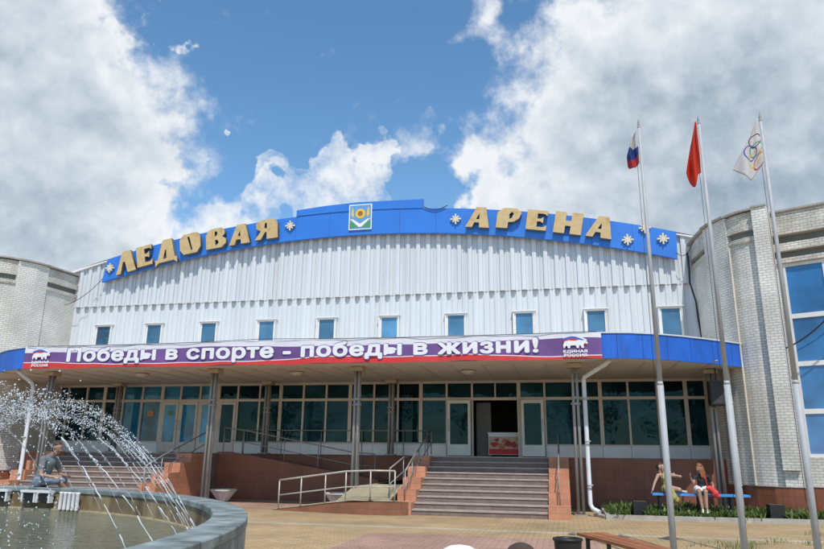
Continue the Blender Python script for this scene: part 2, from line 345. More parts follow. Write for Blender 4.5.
cano = s_.build('canopy', soffit_m, arena)
fs = MB(); fs.prism(edge + list(reversed(ins)), ZB, ZT)
for (xa_, ya_), (xb_, yb_) in zip(rc[:-1], rc[1:-1]): xm_, ym_ = (xa_+xb_)/2, (ya_+yb_)/2; fs.prism([(xm_-.008, ym_-.009), (xm_+.008, ym_-.003), (xm_+.008, ym_+.01), (xm_-.008, ym_+.01)], ZB+.01, ZT-.01, 1)
fs.build('fascia', [blue_fascia, mat('fascia_seam', (.01, .06, .28), .6, .2, 3)], cano)
ct = MB(); ct.prism(inset(edge, -.03) + list(reversed(inset(edge, .09))), ZT+.002, ZT+.04); ct.build('cap_strip', white_metal, cano)
sl = MB()                                                     # soffit boards
for k in range(26): sl.bb(-19.5+k*.95, -19.44+k*.95, 20.4, 24.9, ZB+.012, ZB+.029)
sl.build('soffit_joint', beige_paint, cano)

# ---- columns
def column(x, y, zb, splay=.10):
    c = MB()
    for dx, dy in ((-.058, -.058), (.058, -.058), (.058, .058), (-.058, .058)):
        c.tube([(x+dx*(1+splay*2), y+dy*(1+splay*2), zb), (x+dx, y+dy, 3.2), (x+dx, y+dy, ZB-.12)], .043, 10)
    o = c.build('column', col_m, arena)
    k = MB()
    for z in (3.05, 3.22): k.lathe([(.12, z), (.145, z+.02), (.145, z+.06), (.12, z+.08)], (x, y), 16)
    k.build('collar', col_m, o)
    h = MB(); h.box((x, y, ZB-.055), (.40, .40, .13)); h.build('capital', cap_m, o)
    b = MB(); b.box((x, y, zb+.02), (.36, .36, .04)); b.build('base_plate', col_m, o)
for x in (-17.5, -11.25, -6.3, .36, 4.50): column(x, 20.55 if x < 4 else 22.6, 0)
for x in (-17.5, -11.04, -6.15): column(x, 24.35, FL)

# ---- ground-floor glazing
VP = [(46, 0), (66, 0), (85, 0), (103, 0), (122, 0), (141, 0), (161, 0), (179.5, 0), (199, 0), (217.5, 0), (237, 0), (259, 0), (280, 0), (303, 0), (326, 0), (350, 0), (374, 0), (398, 0), (421, 0), (447, 0), (472.5, 0), (519.5, 0), (545.5, 0), (574, 0), (601.5, 0), (629.5, 0), (658.5, 0), (687.5, 0), (712, 0)]
XV = [at(p, 420, YG).x for p, _ in VP]; XV[0] = -20.75
ZS, ZTR, ZGT = 1.95, 3.60, 4.17
doors = {6: 1, 7: 1, 8: 1, 9: 1, 19: 2, 21: 2}; bright = {4, 5, 6, 7, 8}
for k in range(len(XV)-1):
    xa, xb = XV[k], XV[k+1]; fwd = .055 if k % 2 else .10; wm = .045
    f = MB(); wa = .035 + (.03 if k % 3 == 0 else 0); wb = .035 + (.03 if (k+1) % 3 == 0 else 0)
    lowz = FL if k in doors or k == 20 else ZS
    f.bb(xa, xa+wa, YG-.08, YG+.06, lowz, ZB+.02); f.bb(xb-wb, xb-.001, YG-.08, YG+.06, lowz, ZB+.02)
    f.bb(xa+wa, xb-wb, YG-.075, YG+.055, ZTR-.05, ZTR+.05); f.bb(xa+wa, xb-wb, YG-.075, YG+.055, ZGT, ZB+.02)
    if k not in doors and k != 20: f.bb(xa+wa, xb-wb, YG-.075, YG+.055, ZS, ZS+.06)
    fr = f.build('glazed_bay', beige_paint, arena)
    gm = glass_b if k in bright else glass_d
    q = MB(); q.bb(xa+wa, xb-wb, YG-.01, YG+.01, ZTR+.051, ZGT-.001)
    if k not in doors and k != 20: q.bb(xa+wa, xb-wb, YG-.01, YG+.01, ZS+.061, ZTR-.051)
    tl, tv = random.gauss(0, .010), random.gauss(0, .006)
    for v_ in q.v: v_.y += (v_.x-(xa+xb)/2)*tl + (v_.z-3)*tv
    q.build('pane', gm if k in bright else glass_d, fr)
    if k not in doors and k != 20:
        s = MB(); s.bb(xa, xb-.012, YG-.09, YG+.05, FL, ZS-.002); s.build('sill_panel', sill_paint, fr)
    if k == 20:
        t = MB(); xm = (xa+xb)/2; t.bb(xm-.025, xm+.025, YG-.07, YG+.05, ZTR+.052, ZGT-.002); t.build('mullion', beige_paint, fr)
    if k in doors:
        d = MB(); a, b = xa+wa+.01, xb-wb-.01; yo = YG-.05 if doors[k] == 1 else YG-.16
        d.bb(a, a+.10, yo-.05, yo, FL+.02, ZTR-.055); d.bb(b-.10, b, yo-.05, yo, FL+.02, ZTR-.055)
        d.bb(a+.10, b-.10, yo-.05, yo, ZTR-.17, ZTR-.056); d.bb(a+.10, b-.10, yo-.05, yo, FL+.02, ZS+.03)
        do = d.build('door', white_paint if doors[k] == 2 else beige_paint, arena)
        p = MB(); p.bb(a+.10, b-.10, yo-.035, yo-.015, ZS+.03, ZTR-.17); p.build('pane', gm if k != 9 else glass_d, do)
        h = MB(); hx = (b-.05) if k in (6, 8, 21) else (a+.05)
        if k == 19: hx = a+.05
        if k == 21: hx = b-.05
        h.tube([(hx, yo-.05, 2.45), (hx, yo-.11, 2.47), (hx, yo-.11, 2.83), (hx, yo-.05, 2.85)], .014, 8); h.build('handle', white_metal, do)
nm = MB(); nm.bb(XV[5]+.28, XV[5]+.56, YG-.03, YG-.02, 2.98, 3.2); nm.build('paper_notice', M_('orange_paper', (.55, .25, .10)), arena)
nm = MB(); nm.bb(XV[6]+.34, XV[6]+.58, YG-.092, YG-.088, 3.02, 3.2); nm.build('paper_notice', M_('green_sticker', (.10, .28, .12)), arena)
nm = MB(); nm.bb(XV[9]+.62, XV[9]+.80, YG-.092, YG-.088, 3.42, 3.52); nm.build('paper_notice', M_('pink_sticker', (.55, .22, .18)), arena)
# interior behind the open door
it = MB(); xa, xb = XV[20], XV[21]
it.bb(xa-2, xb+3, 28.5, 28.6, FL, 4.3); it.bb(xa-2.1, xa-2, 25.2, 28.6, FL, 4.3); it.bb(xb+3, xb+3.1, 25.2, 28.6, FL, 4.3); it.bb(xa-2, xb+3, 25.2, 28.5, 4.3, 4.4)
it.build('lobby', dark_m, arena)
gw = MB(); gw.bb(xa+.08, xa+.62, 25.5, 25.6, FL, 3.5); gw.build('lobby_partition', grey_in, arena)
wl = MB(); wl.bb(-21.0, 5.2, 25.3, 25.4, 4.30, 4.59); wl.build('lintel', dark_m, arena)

# ---- podium
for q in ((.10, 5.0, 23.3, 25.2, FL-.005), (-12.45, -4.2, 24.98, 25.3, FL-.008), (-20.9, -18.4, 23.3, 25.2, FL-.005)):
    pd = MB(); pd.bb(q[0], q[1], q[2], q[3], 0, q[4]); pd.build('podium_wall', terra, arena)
for q in ((-18.4, -12.45, 25.3), (-4.2, .10, 28.5)):
    pf = MB(); pf.bb(q[0], q[1], 22.45, q[2], 0, FL-.004); pf.build('landing', riser_m, arena)

# ---- stairs (two flights with stepped cheeks)
def stairs(x0, x1, cheeks, label):
    t = thing('staircase', label, 'stairs', ((x0+x1)/2, 19.1, 0), 'entrance stairs'); rise, tr = FL/10, .335
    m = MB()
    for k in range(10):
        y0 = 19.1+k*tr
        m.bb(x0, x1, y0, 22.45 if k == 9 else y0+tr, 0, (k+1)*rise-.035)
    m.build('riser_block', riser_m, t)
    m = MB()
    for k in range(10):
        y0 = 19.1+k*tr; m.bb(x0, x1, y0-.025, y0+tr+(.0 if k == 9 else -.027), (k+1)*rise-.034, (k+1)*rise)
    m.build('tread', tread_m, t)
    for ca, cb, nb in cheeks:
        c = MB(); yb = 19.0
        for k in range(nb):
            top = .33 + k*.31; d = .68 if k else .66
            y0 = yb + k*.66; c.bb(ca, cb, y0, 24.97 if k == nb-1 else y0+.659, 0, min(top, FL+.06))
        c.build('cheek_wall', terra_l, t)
    return t
stairs(-4.19, -.5, [(-.498, .08, 5), (-4.74, -4.192, 5)], 'brown entrance staircase in the middle, below the open double doors')
stairs(-17.8, -13.05, [(-13.04, -12.46, 5), (-18.4, -17.82, 5)], 'entrance staircase on the left, behind the fountain')

# ---- ramp
rp = thing('access_ramp', 'switchback access ramp with terracotta sides between the two staircases', 'ramp', (-8, 21, 0))
fwm = MB()
def upz(x): return max(.69, min(FL, FL - (-12.0 + 0 - x)*-0.178)) if x > -12.0 else FL
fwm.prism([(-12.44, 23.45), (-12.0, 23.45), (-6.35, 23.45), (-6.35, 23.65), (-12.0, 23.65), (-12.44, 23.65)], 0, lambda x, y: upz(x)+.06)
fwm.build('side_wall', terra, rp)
us = MB(); us.prism([(-12.44, 23.651), (-12.0, 23.651), (-6.35, 23.651), (-6.35, 24.97), (-12.0, 24.97), (-12.44, 24.97)], 0, lambda x, y: upz(x)); us.build('upper_flight', riser_m, rp)
def lz(x, y): return max(.012, min(.36, .36*(x+8.5)/2.7)) + (min(.36, max(0, y-18.95)*.20) if x > -6.345 else 0)
front = [(-8.5, 19.45), (-7.4, 19.15), (-6.2, 18.85), (-5.3, 18.68), (-4.75, 18.72), (-4.42, 18.85), (-4.25, 19.08)]
ls = MB(); body_ = [(-8.5, 19.45)] + front[1:] + [(-4.25, 18.99), (-4.75, 18.995), (-4.75, 24.96), (-6.34, 24.96), (-6.34, 20.95), (-8.5, 20.95)]
body_ = front[:-1] + [(-4.26, 18.985), (-4.755, 18.99), (-4.755, 20.2), (-4.755, 21.4), (-4.755, 24.96), (-6.34, 24.96), (-6.34, 23.0), (-6.34, 21.4), (-6.36, 20.6), (-7.4, 20.6), (-8.5, 20.6)]
ls.prism(body_, 0, lambda x, y: min(lz(x, y), .005) if 0 else lz(x, y) - .02, 0, 0)
xs_ = [-8.5 + (4.24)*k/40 for k in range(41)]
def fy(x):
    for (xa_, ya_), (xb_, yb_) in zip(front, front[1:]):
        if xa_ <= x <= xb_: return ya_ + (yb_-ya_)*(x-xa_)/(xb_-xa_)
    return 19.0
for xa_, xb_ in zip(xs_, xs_[1:]):
    far = (lambda x: 20.6) if xb_ <= -6.34 else (lambda x: 24.96) if xb_ < -4.755 else (lambda x: 18.985)
    for j in range(24 if xb_ < -4.755 else 1):
        nn = 24 if xb_ < -4.755 else 1; q = []
        for x_, u_ in ((xa_, j/nn), (xb_, j/nn), (xb_, (j+1)/nn), (xa_, (j+1)/nn)):
            y_ = fy(x_) + (max(far(x_), fy(x_)+.01)-fy(x_))*u_; q.append((x_, y_, lz(x_ if xb_ <= -6.34 else max(x_, -6.34), y_)+.003))
        ls.poly(q, 1); ls.build('lower_flight', [terra_l, ramp_top], rp)

# ---- handrails
def rail(name, label, posts, tops, mid=True, m=rail_m, r=.022, group='handrails'):
    p0 = posts[0]; t = thing(name, label, 'handrail', (p0[0], p0[1], p0[2]), group)
    a = MB(); a.tube(tops, r, 8); a.build('top_rail', m, t)
    if mid:
        b = MB(); b.tube([(x, y, z-.42) for x, y, z in tops[(1 if len(tops) > len(posts) else 0):]], r*.7, 8); b.build('mid_rail', m, t)
    for (x, y, zb, zt) in posts:
        c = MB(); c.tube([(x, y, zb), (x, y, zt)], r*.8, 8); c.build('post', m, t)
    return t
P = [(-8.25, 19.42), (-7.5, 19.24), (-6.7, 19.05), (-6.05, 18.92), (-5.3, 18.8), (-4.62, 18.86)]
rail('ramp_handrail', 'pale handrail along the low lower flight of the ramp', [(x, y, lz(x, y)-.01, lz(x, y)+.80) for x, y in P], [(x, y, lz(x, y)+.80) for x, y in P], m=rail_l, r=.026)
P = [(-4.86, 19.2), (-4.86, 20.9), (-4.86, 22.9), (-4.86, 24.4)]
rail('ramp_handrail', 'handrail on the ramp landing against the cheek of the middle stairs', [(x, y, lz(x, y)-.01, lz(x, y)+.80) for x, y in P], [(x, y, lz(x, y)+.80) for x, y in P])
P = [-12.3, -11.5, -9.9, -8.6, -7.3, -6.5]
rail('ramp_handrail', 'dark handrail sloping down the side wall of the upper ramp flight', [(x, 23.55, upz(x)+.05, upz(x)+.92) for x in P], [(x, 23.55, upz(x)+.92) for x in P])
P = [-12.2, -10.6, -9.0, -7.4, -5.8, -4.9]
rail('gallery_handrail', 'level handrail below the glazing, behind the ramp', [(x, 24.90, FL-.7 if 0 else upz(x)-.01, FL+.88) for x in P], [(x, 24.90, FL+.88) for x in P])
def stair_rail(x, label):
    rise, tr = FL/10, .335; st = [(19.45, .33), (20.35, .64+.02), (21.3, .95), (22.3, 1.26)]
    rail('stair_handrail', label, [(x, y, z-.02, z+.82) for y, z in st] + [(x, 23.4, FL+.05, FL+.86)], [(x, y, z+.82) for y, z in st] + [(x, 23.4, FL+.86)])
stair_rail(-4.47, 'dark handrail on the left cheek of the middle staircase'); stair_rail(-.2, 'dark handrail on the right cheek of the middle staircase'); stair_rail(-12.75, 'dark handrail on the right cheek of the left staircase')

# ---- brick wings
def offset_path(pts, d):
    return inset(pts, d)
def wall(path, z0, z1, th, m, name, parent=arena, cap=None):
    w = MB(); back = inset(path, th); w.prism(list(path) + list(reversed(back)), z0, z1, 0, cap); return w.build(name, m, parent)
def wing(mir, glazed):
    fx = (lambda p: p) if not mir else (lambda p: (2*(-7.95)-p[0]-.05, p[1]+.15))
    def pth(pts):
        q = [fx(p) for p in pts]; return list(reversed(q)) if mir else q
    b1 = pth([(4.72, 25.3), (4.78, 24.2), (4.90, 23.2)]); p1 = pth([(4.85, 23.2), (4.98, 22.7), (5.30, 22.05)])
    b2 = pth([(5.36, 22.10), (5.50, 21.86), (5.72, 21.62), (6.02, 21.43)]); p2 = pth([(5.92, 21.33), (6.30, 21.15)])
    ZP = .86; ZT_ = 9.0
    for nm, pp, out in (('curved_bay', b1, 0), ('curved_bay', b2, 0)):
        wall(pp, ZP, 8.05, .3, brick, nm); wall(inset(pp, -.05), 8.051, 8.20, .35, brick_d, 'brick_course')
        wall(inset(pp, .10), 8.201, 8.42, .2, slot_m, 'slot_panel'); wall(inset(pp, -.05), 8.421, 8.62, .35, brick_d, 'brick_course'); wall(inset(pp, .0), 8.621, ZT_, .3, brick_d, 'parapet')
    wall(p1, ZP, ZT_+.02, .4, brick, 'pilaster')
    P2 = inset(p2, -.06); wall(P2, 1.30, ZT_+.04, .5, brick, 'pilaster'); wall(inset(p2, .06), ZP, 1.299, .4, brick, 'pilaster_foot')
    for pp in (b1, p1, b2, p2): wall(inset(pp, -.10), ZT_+.041, ZT_+.10, .5, stone_cap, 'parapet_cap')
    full = pth([(4.70, 25.3), (4.78, 24.2), (4.90, 23.0), (5.36, 22.0), (5.72, 21.55), (6.02, 21.33), (6.42, 21.12)])
    wall(inset(full, -.03), 0, ZP-.02, .4, terra, 'plinth'); wall(inset(full, -.05), ZP-.019, ZP-.001, .4, stone_cap, 'plinth_cap')
    e1 = pth([(5.30, 22.0), (5.36, 21.96)])
    c = MB(); p = fx((5.32, 21.96)); c.lathe([(.03, ZP), (.03, 8.0)], p, 8)
    if not mir: c.build('lit_edge_post', lit_edge_cream, arena)  # slim cream post put in for the bay's sunlit edge
    # glazed front running outwards from the corner
    a = Vector((6.42, 21.9)); d = Vector((.899, -.438)); Ln = 8.0 if glazed else 6.0
    def G(u, v=0): q = a + d*u + Vector((.438, .899))*v; return fx((q.x, q.y))
    def seg(u0, u1, v, z0, z1, th, m, nm, par=arena):
        q = [G(u0, v), G(u1, v)]; q = list(reversed(q)) if mir else q
        return wall(q, z0, z1, th, m, nm, par)
    seg(-.5, Ln, -.03, 0, ZP-.02, .4, terra, 'plinth'); seg(-.5, Ln, -.05, ZP-.019, ZP-.001, .4, stone_cap, 'plinth_cap')
    seg(-.5, Ln, 0, ZP, 1.66, .35, brick, 'brick_apron'); seg(-.5, .34, 0, 1.661, 7.35, .35, brick, 'brick_pier')
    z = 7.351
    for dz, v, m in ((.16, -.06, brick_d), (.22, .12, slot_m), (.24, -.10, brick_d), (.26, .12, slot_m), (.30, -.14, brick_d), (.46, -.02, brick_d)):
        seg(-.3, Ln, v, z, z+dz-.001, .35, m, 'cornice_course'); z += dz
    seg(-.3, Ln, -.08, z, z+.06, .5, stone_cap, 'parapet_cap')
    fr = MB()
    wins = [.36 + 1.05*k for k in range(int((Ln-.4)/1.05)+1)]
    zr = [1.661, 2.93, 4.30, 5.72, 7.349]
    wf = MB()
    def fbox(u0, u1, z0, z1, v0=.02, v1=.12):
        q = [G(u0, v0), G(u1, v0), G(u1, v1), G(u0, v1)]; q = list(reversed(q)) if mir else q; wf.prism(q, z0, z1)
    for k, u in enumerate(wins): fbox(u-.04, u+.04, 1.662, 7.348, .02 if k else .0)
    for k in range(len(wins)-1):
        for j, zz in enumerate(zr):
            lo_, hi = (zz, zz+.09) if j == 0 else (zz-.10, zz-.001) if j == 4 else (zz-.07, zz+.07)
            fbox(wins[k]+.041, wins[k+1]-.041, lo_, hi, .03, .11)
    w = wf.build('tall_window', white_paint, arena)
    seg(wins[0], wins[-1], .07, 1.75, 7.26, .02, glass_sky, 'pane', w)
wing(False, True); wing(True, False)

# ------------------------------------------------------------------ rooftop sign
sg = thing('arched_sign', 'blue arched sign board with raised cream letters on the arena roofline', 'sign', (XM, 24.6, 9.5))
def arcz(x, top): h = 45.3; return top - (h - math.sqrt(h*h-(x-XM)**2))
YS = 24.68
nx = 60; A, B = -19.25, 4.24
bot = [(A + (B-A)*k/nx, arcz(A + (B-A)*k/nx, 10.12)) for k in range(nx+1)]
topp = [(A + .14 + (B-A-.10)*k/nx, arcz(A + (B-A)*k/nx, 11.14)) for k in range(nx+1)]
pb = MB(); pb.plate(bot + list(reversed(topp)), YS, YS+.14)
seam_m = mat('sign_seam', (.02, .10, .36), .5, .1, 3)
for k in range(1, 16): x = A + (B-A)*k/16; zb_, zt_ = arcz(x, 10.125), arcz(x, 11.135); pb.plate([(x-.008, zb_), (x+.008, zb_), (x+.008, zt_), (x-.008, zt_)], YS-.002, YS-.0005, 1)
pb.build('sign_panel', [blue_panel, seam_m], sg)
mid = [(-10.43+5.36*k/12, arcz(-10.43+5.36*k/12, 11.144)) for k in range(13)]
pm = MB(); pm.plate(mid + [(-5.07, 11.44), (-6.3, 11.47), (-7.8, 11.50), (-9.2, 11.44), (-10.43, 11.33)], YS-.03, YS+.12); pm.build('raised_panel', blue_panel, sg)
fr = MB()
for k in range(14): x = A+.6+(B-A-1.2)*k/13; fr.bb(x-.04, x+.04, YS+.141, 24.87, arcz(x, 10.35), arcz(x, 10.43))
fr.build('bracket', steel, sg)
# letters in unit boxes (x 0..1, z 0..1): outline, holes bridged by construction from strips
LET = {
 'Л': [[(0,0),(.24,0),(.40,.52),(.50,.52),(.58,0),(1,0),(.82,1),(.42,1)]],
 'Е': [[(0,0),(.0,1),(1,1),(1,.74),(.86,.84),(.52,.84),(.52,.58),(.68,.58),(.82,.68),(.82,.36),(.68,.44),(.52,.44),(.52,.16),(.86,.16),(1,.28),(1,0)]],
 'Д': [[(0,-.14),(0,.14),(.12,.14),(.40,1),(.82,1),(.90,.14),(1,.14),(1,-.14),(.84,0),(.16,0)], 'hole', [(.36,.14),(.52,.14),(.54,.52),(.50,.56)]],
 'О': [[(.16,0),(.80,0),(1,.26),(1,.76),(.84,1),(.20,1),(0,.76),(0,.24)], 'hole', [(.52,.14),(.60,.18),(.48,.84),(.38,.86)]],
 'В': [[(.0,0),(.0,.72),(.14,.92),(.30,1),(.80,1),(.96,.84),(.96,.66),(.82,.54),(1,.40),(1,.18),(.78,0)], 'hole', [(.46,.14),(.52,.14),(.64,.26),(.58,.40),(.46,.42)], [(.44,.58),(.54,.62),(.60,.76),(.54,.86),(.46,.84)]],
 'А': [[(0,0),(.28,0),(.36,.24),(.56,.24),(.58,0),(1,0),(.80,1),(.40,1)], 'hole', [(.42,.40),(.56,.40),(.55,.68)]],
 'Я': [[(0,0),(.26,0),(.46,.36),(.52,.36),(.52,0),(1,0),(1,.80),(.84,1),(.30,1),(.08,.84),(.08,.58),(.28,.42)], 'hole', [(.42,.56),(.54,.54),(.54,.84),(.46,.82)]],
 'Р': [[(0,0),(.0,.74),(.22,.98),(.36,1),(.80,1),(1,.80),(.92,.52),(.72,.34),(.48,.30),(.48,0)], 'hole', [(.52,.46),(.62,.52),(.68,.74),(.60,.82),(.50,.70)]],
 'Н': [[(0,0),(0,1),(.40,1),(.40,.60),(.60,.60),(.60,1),(1,1),(1,0),(.60,0),(.60,.36),(.40,.36),(.40,0)]],
}
def letter(ch, xc, zc, w, h, ang, depth=.17):
    spec = LET[ch]; curve = bpy.data.curves.new('letter', 'CURVE'); curve.dimensions = '2D'; curve.fill_mode = 'BOTH'; curve.extrude = depth/2
    for s in spec:
        if s == 'hole': continue
        sp = curve.splines.new('POLY'); sp.points.add(len(s)-1); sp.use_cyclic_u = True
        for pt, (x, z) in zip(sp.points, s): pt.co = ((x-.5)*w, (z-.5)*h, 0, 1)
    t = bpy.data.objects.new('letter', curve); COL.objects.link(t); bpy.context.view_layer.update()
    me = bpy.data.meshes.new_from_object(t.evaluated_get(bpy.context.evaluated_depsgraph_get())); bpy.data.objects.remove(t)
    ca, sa = math.cos(ang), math.sin(ang); off = wloc(sg)
    for v in me.vertices:
        x, z, d = v.co.x, v.co.y, v.co.z
        v.co = Vector((xc + x*ca - z*sa, YS - .04 - depth/2 - d, zc + x*sa + z*ca)) - off
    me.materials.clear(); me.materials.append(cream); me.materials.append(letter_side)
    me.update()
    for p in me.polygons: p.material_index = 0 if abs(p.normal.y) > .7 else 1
    o = bpy.data.objects.new('letter', me); COL.objects.link(o); o.parent = sg
for ch, x, zb, zt, w in (('Л', -18.08, 8.96, 9.92, .96), ('Е', -17.18, 9.22, 10.12, .72), ('Д', -16.2, 9.36, 10.34, 1.02), ('О', -15.07, 9.66, 10.55, .95), ('В', -13.9, 9.83, 10.70, .90), ('А', -12.85, 9.95, 10.81, .94), ('Я', -11.66, 10.10, 10.95, 1.02),
                      ('А', -2.88, 10.06, 10.88, .92), ('Р', -1.70, 9.95, 10.76, .92), ('Е', -.66, 9.82, 10.60, .76), ('Н', .49, 9.60, 10.44, 1.02), ('А', 1.62, 9.38, 10.21, .94)):
    letter(ch, x, (zb+zt)/2, w, zt-zb, -math.asin((x-XM)/45.3))
def star(x, z, r=.21):
    s = MB()
    for k in range(4):
        a = math.pi*k/4
        ca, sa = math.cos(a), math.sin(a); R = r if k % 2 == 0 else r*.8; hw = .02
        pts = [(-R, -hw*1.5), (R, -hw*1.5), (R, hw*1.5), (-R, hw*1.5)]
        s.plate([(x + p*ca - q*sa, z + p*sa + q*ca) for p, q in pts], YS-.10-.002*k, YS-.04)
    s.build('star', snow, sg)
for x, z in ((-18.88, 9.25), (-10.66, 10.66), (-3.77, 10.50), (2.57, 9.28), (3.2, 9.70), (3.8, 9.25)): star(x, z)
# emblem: white-edged blue shield with sunflower, wheat ears and green fields
ex, ez = -7.66, 10.85
em = MB(); em.plate([(ex-.48, ez-.54), (ex+.48, ez-.54), (ex+.48, ez+.54), (ex-.48, ez+.54)], YS-.06, YS-.031); eo = em.build('emblem', white_t, sg)
def epart(name, pts, m, d): q = MB(); q.plate([(ex+x, ez+z) for x, z in pts], YS-.06-d, YS-.0601); q.build(name, m, eo)
epart('field', [(-.44, -.5), (.44, -.5), (.44, .5), (-.44, .5)], sky_t, .006)
circ = lambda cx, cz, r, n=18: [(cx+r*math.cos(2*math.pi*k/n), cz+r*math.sin(2*math.pi*k/n)) for k in range(n)]
epart('sunflower', [(.22*(1 if k % 2 else .86)*math.cos(math.pi*k/16), .14+.22*(1 if k % 2 else .86)*math.sin(math.pi*k/16)) for k in range(32)], yellow_t, .012)
epart('sunflower_heart', circ(0, .14, .11), brown_t, .018)
for s in (-1, 1):
    sgn = lambda pts: [(s*x, z) for x, z in pts][::s]
    epart('wheat_ear', sgn([(.30, -.02), (.38, .08), (.36, .34), (.33, .44), (.30, .34), (.27, .08)]), yellow_t, .012)
    epart('green_field', sgn([(.06, -.44), (.44, -.46), (.44, -.18), (.34, -.2)]), green_t, .012)
    epart('white_bank', sgn([(0, -.42), (.05, -.44), (.38, -.12), (.44, -.08), (.30, -.10), (0, -.30)]), white_t, .014)
# conduit run drooping at the panel's step
cb = MB(); cb.tube([(-5.05 + .95*k/8, YS-.05, 11.10 - .16*math.sin(math.pi*k/8)) for k in range(9)], .018, 6); cb.build('loose_cable', cable_m, sg)

# ------------------------------------------------------------------ banner on the canopy
bn = thing('banner', 'long violet, white and red printed banner with white lettering on the canopy edge', 'banner', (-8.3, 19.3, 4.25))
bx0, bx1 = -17.68, 1.12; nb = 120; mb = MB(); rows = []
def bz(x, k):
    t = (x-bx0)/(bx1-bx0); lo_ = 4.235 + .012*math.sin(x*1.7) + .008*math.sin(x*4.1); hi = 4.955 + .014*math.sin(x*1.1+1) + .008*math.sin(x*3.3)
    red = lo_ + .16 + .05*math.sin(t*9+2) + .02*math.sin(t*25); wt = hi - (.17 + .035*math.sin(t*11+.5)); return (lo_, red-.025, red, wt, hi)[k]
def by(x, z): return 19.335 + .012*math.sin(x*2.3+z*2) + .008*math.sin(x*5.7-z*4)
for k in range(nb+1):
    x = bx0 + (bx1-bx0)*k/nb; rows.append(mb.add([(x, by(x, bz(x, j)), bz(x, j)) for j in range(5)]))
for k in range(nb):
    for j, mi in enumerate((0, 2, 1, 2)): mb.face((rows[k]+j, rows[k+1]+j, rows[k+1]+j+1, rows[k]+j+1), mi, None, True)
mb.build('cloth', [red_t, violet, greylav], bn)
tx = [at(66, 360, 19.3).x, at(538.5, 350, 19.3).x]
text_mesh('Победы в спорте - победы в жизни!', 'lettering', white_t, bn, tx[0], tx[1], 4.435, .46, 19.3108, .031, .006)
text_mesh('Победы в спорте - победы в жизни!', 'lettering_outline', outline_m, bn, tx[0]-.03, tx[1]+.03, 4.412, .506, 19.316, .046, .004)
def logo(xc):
    o = MB(); rib = lambda z0, amp: [(xc-.33+.66*k/10, z0 + amp*math.sin(math.pi*(k/10)*1.15) - .05*(k/10)) for k in range(11)]
    for j, (mi, z0) in enumerate(((0, 4.86), (1, 4.80), (2, 4.74))):
        a = rib(z0, .09); b = rib(z0-.05, .075); o.plate(list(reversed(a)) and (b + list(reversed(a))), 19.30-.004*0, 19.312, mi)
    eo = o.build('party_emblem', [greylav, blue_t, red_t], bn)
    bear = [(-.30,.0),(-.27,.0),(-.25,.07),(-.20,.08),(-.19,.0),(-.13,.0),(-.12,.09),(.02,.09),(.04,.0),(.10,.0),(.10,.06),(.14,.10),(.17,.0),(.23,.0),(.22,.10),(.25,.16),(.32,.13),(.34,.17),(.30,.22),(.25,.26),(.21,.25),(.12,.27),(-.02,.24),(-.16,.26),(-.27,.22),(-.31,.12)]
    q = MB(); q.plate([(xc+x*1.05, 4.535+z*.85) for x, z in bear], 19.292, 19.30); q.build('bear', white_t, eo)
    text_mesh('ЕДИНАЯ', 'emblem_lettering', white_t, eo, xc-.33, xc+.33, 4.405, .085, 19.30, .007, .006); text_mesh('РОССИЯ', 'emblem_lettering', white_t, eo, xc-.32, xc+.32, 4.295, .085, 19.30, .007, .006)
logo(-17.0); logo(.40)

# ------------------------------------------------------------------ canopy lamps, loudspeaker, downpipes, cables
for px, py, lb in ((142, 374, 'round ceiling lamp under the canopy above the left staircase'), (297, 372.5, 'round ceiling lamp under the canopy above the ramp'), (468, 371, 'round ceiling lamp under the canopy above the middle staircase')):
    p = atz(px, py, ZB); t = thing('ceiling_lamp', lb, 'lamp', (p.x, p.y, ZB-.1), 'canopy lamps')
    a = MB(); a.lathe([(0, ZB+.01), (.24, ZB+.01), (.24, ZB-.05), (.21, ZB-.06)], (p.x, p.y), 20); a.build('lamp_rim', beige_paint, t)
    a = MB(); a.lathe([(.205, ZB-.05), (.17, ZB-.09), (.08, ZB-.115), (0, ZB-.12)], (p.x, p.y), 20); a.build('diffuser', lamp_m, t)
sp = thing('loudspeaker', 'black box loudspeaker hung under the right end of the canopy', 'speaker', (4.62, 22.2, 3.1))
a = MB(); a.prism([(4.33, 21.95), (4.87, 22.05), (4.80, 22.45), (4.34, 22.40)], 3.14, 3.86); a.build('cabinet', black_m, sp)
a = MB(); a.prism([(4.36, 21.935), (4.84, 22.025), (4.84, 22.032), (4.36, 21.944)], 3.18, 3.82); a.build('grille', dark_m, sp)
a = MB(); a.bb(4.57, 4.61, 22.2, 22.24, 3.861, ZB+.02); a.build('hanger', black_m, sp)
def downpipe(lb, pts, r=.065, foot=True):
    t = thing('downpipe', lb, 'downpipe', (pts[-1][0], pts[-1][1], 0), 'downpipes')
    a = MB(); a.tube(pts, r, 12); a.build('pipe', pipe_m, t)
    b = MB()
    x, y = pts[2][0], pts[2][1]
    for z in (3.2, 2.0, .8): b.lathe([(r, z), (r+.018, z), (r+.018, z+.05), (r, z+.05)], (x, y), 12)
    b.build('pipe_bracket', steel, t)
    return t
downpipe('white downpipe beside the column right of the middle staircase', [(1.35, YF+.35, ZB), (1.2, YF+.45, 4.13), (.64, 20.45, 3.85), (.62, 20.5, 3.75), (.62, 20.5, .32), (.68, 20.45, .2), (.86, 20.3, .12)])
downpipe('white downpipe at the left end of the canopy, behind the fountain', [(-18.3, YF+.40, ZB), (-18.15, YF+.5, 4.1), (-17.98, 20.2, 3.85), (-17.95, 20.25, 3.7), (-17.95, 20.25, .3), (-17.9, 20.2, .18), (-17.75, 20.1, .12)])
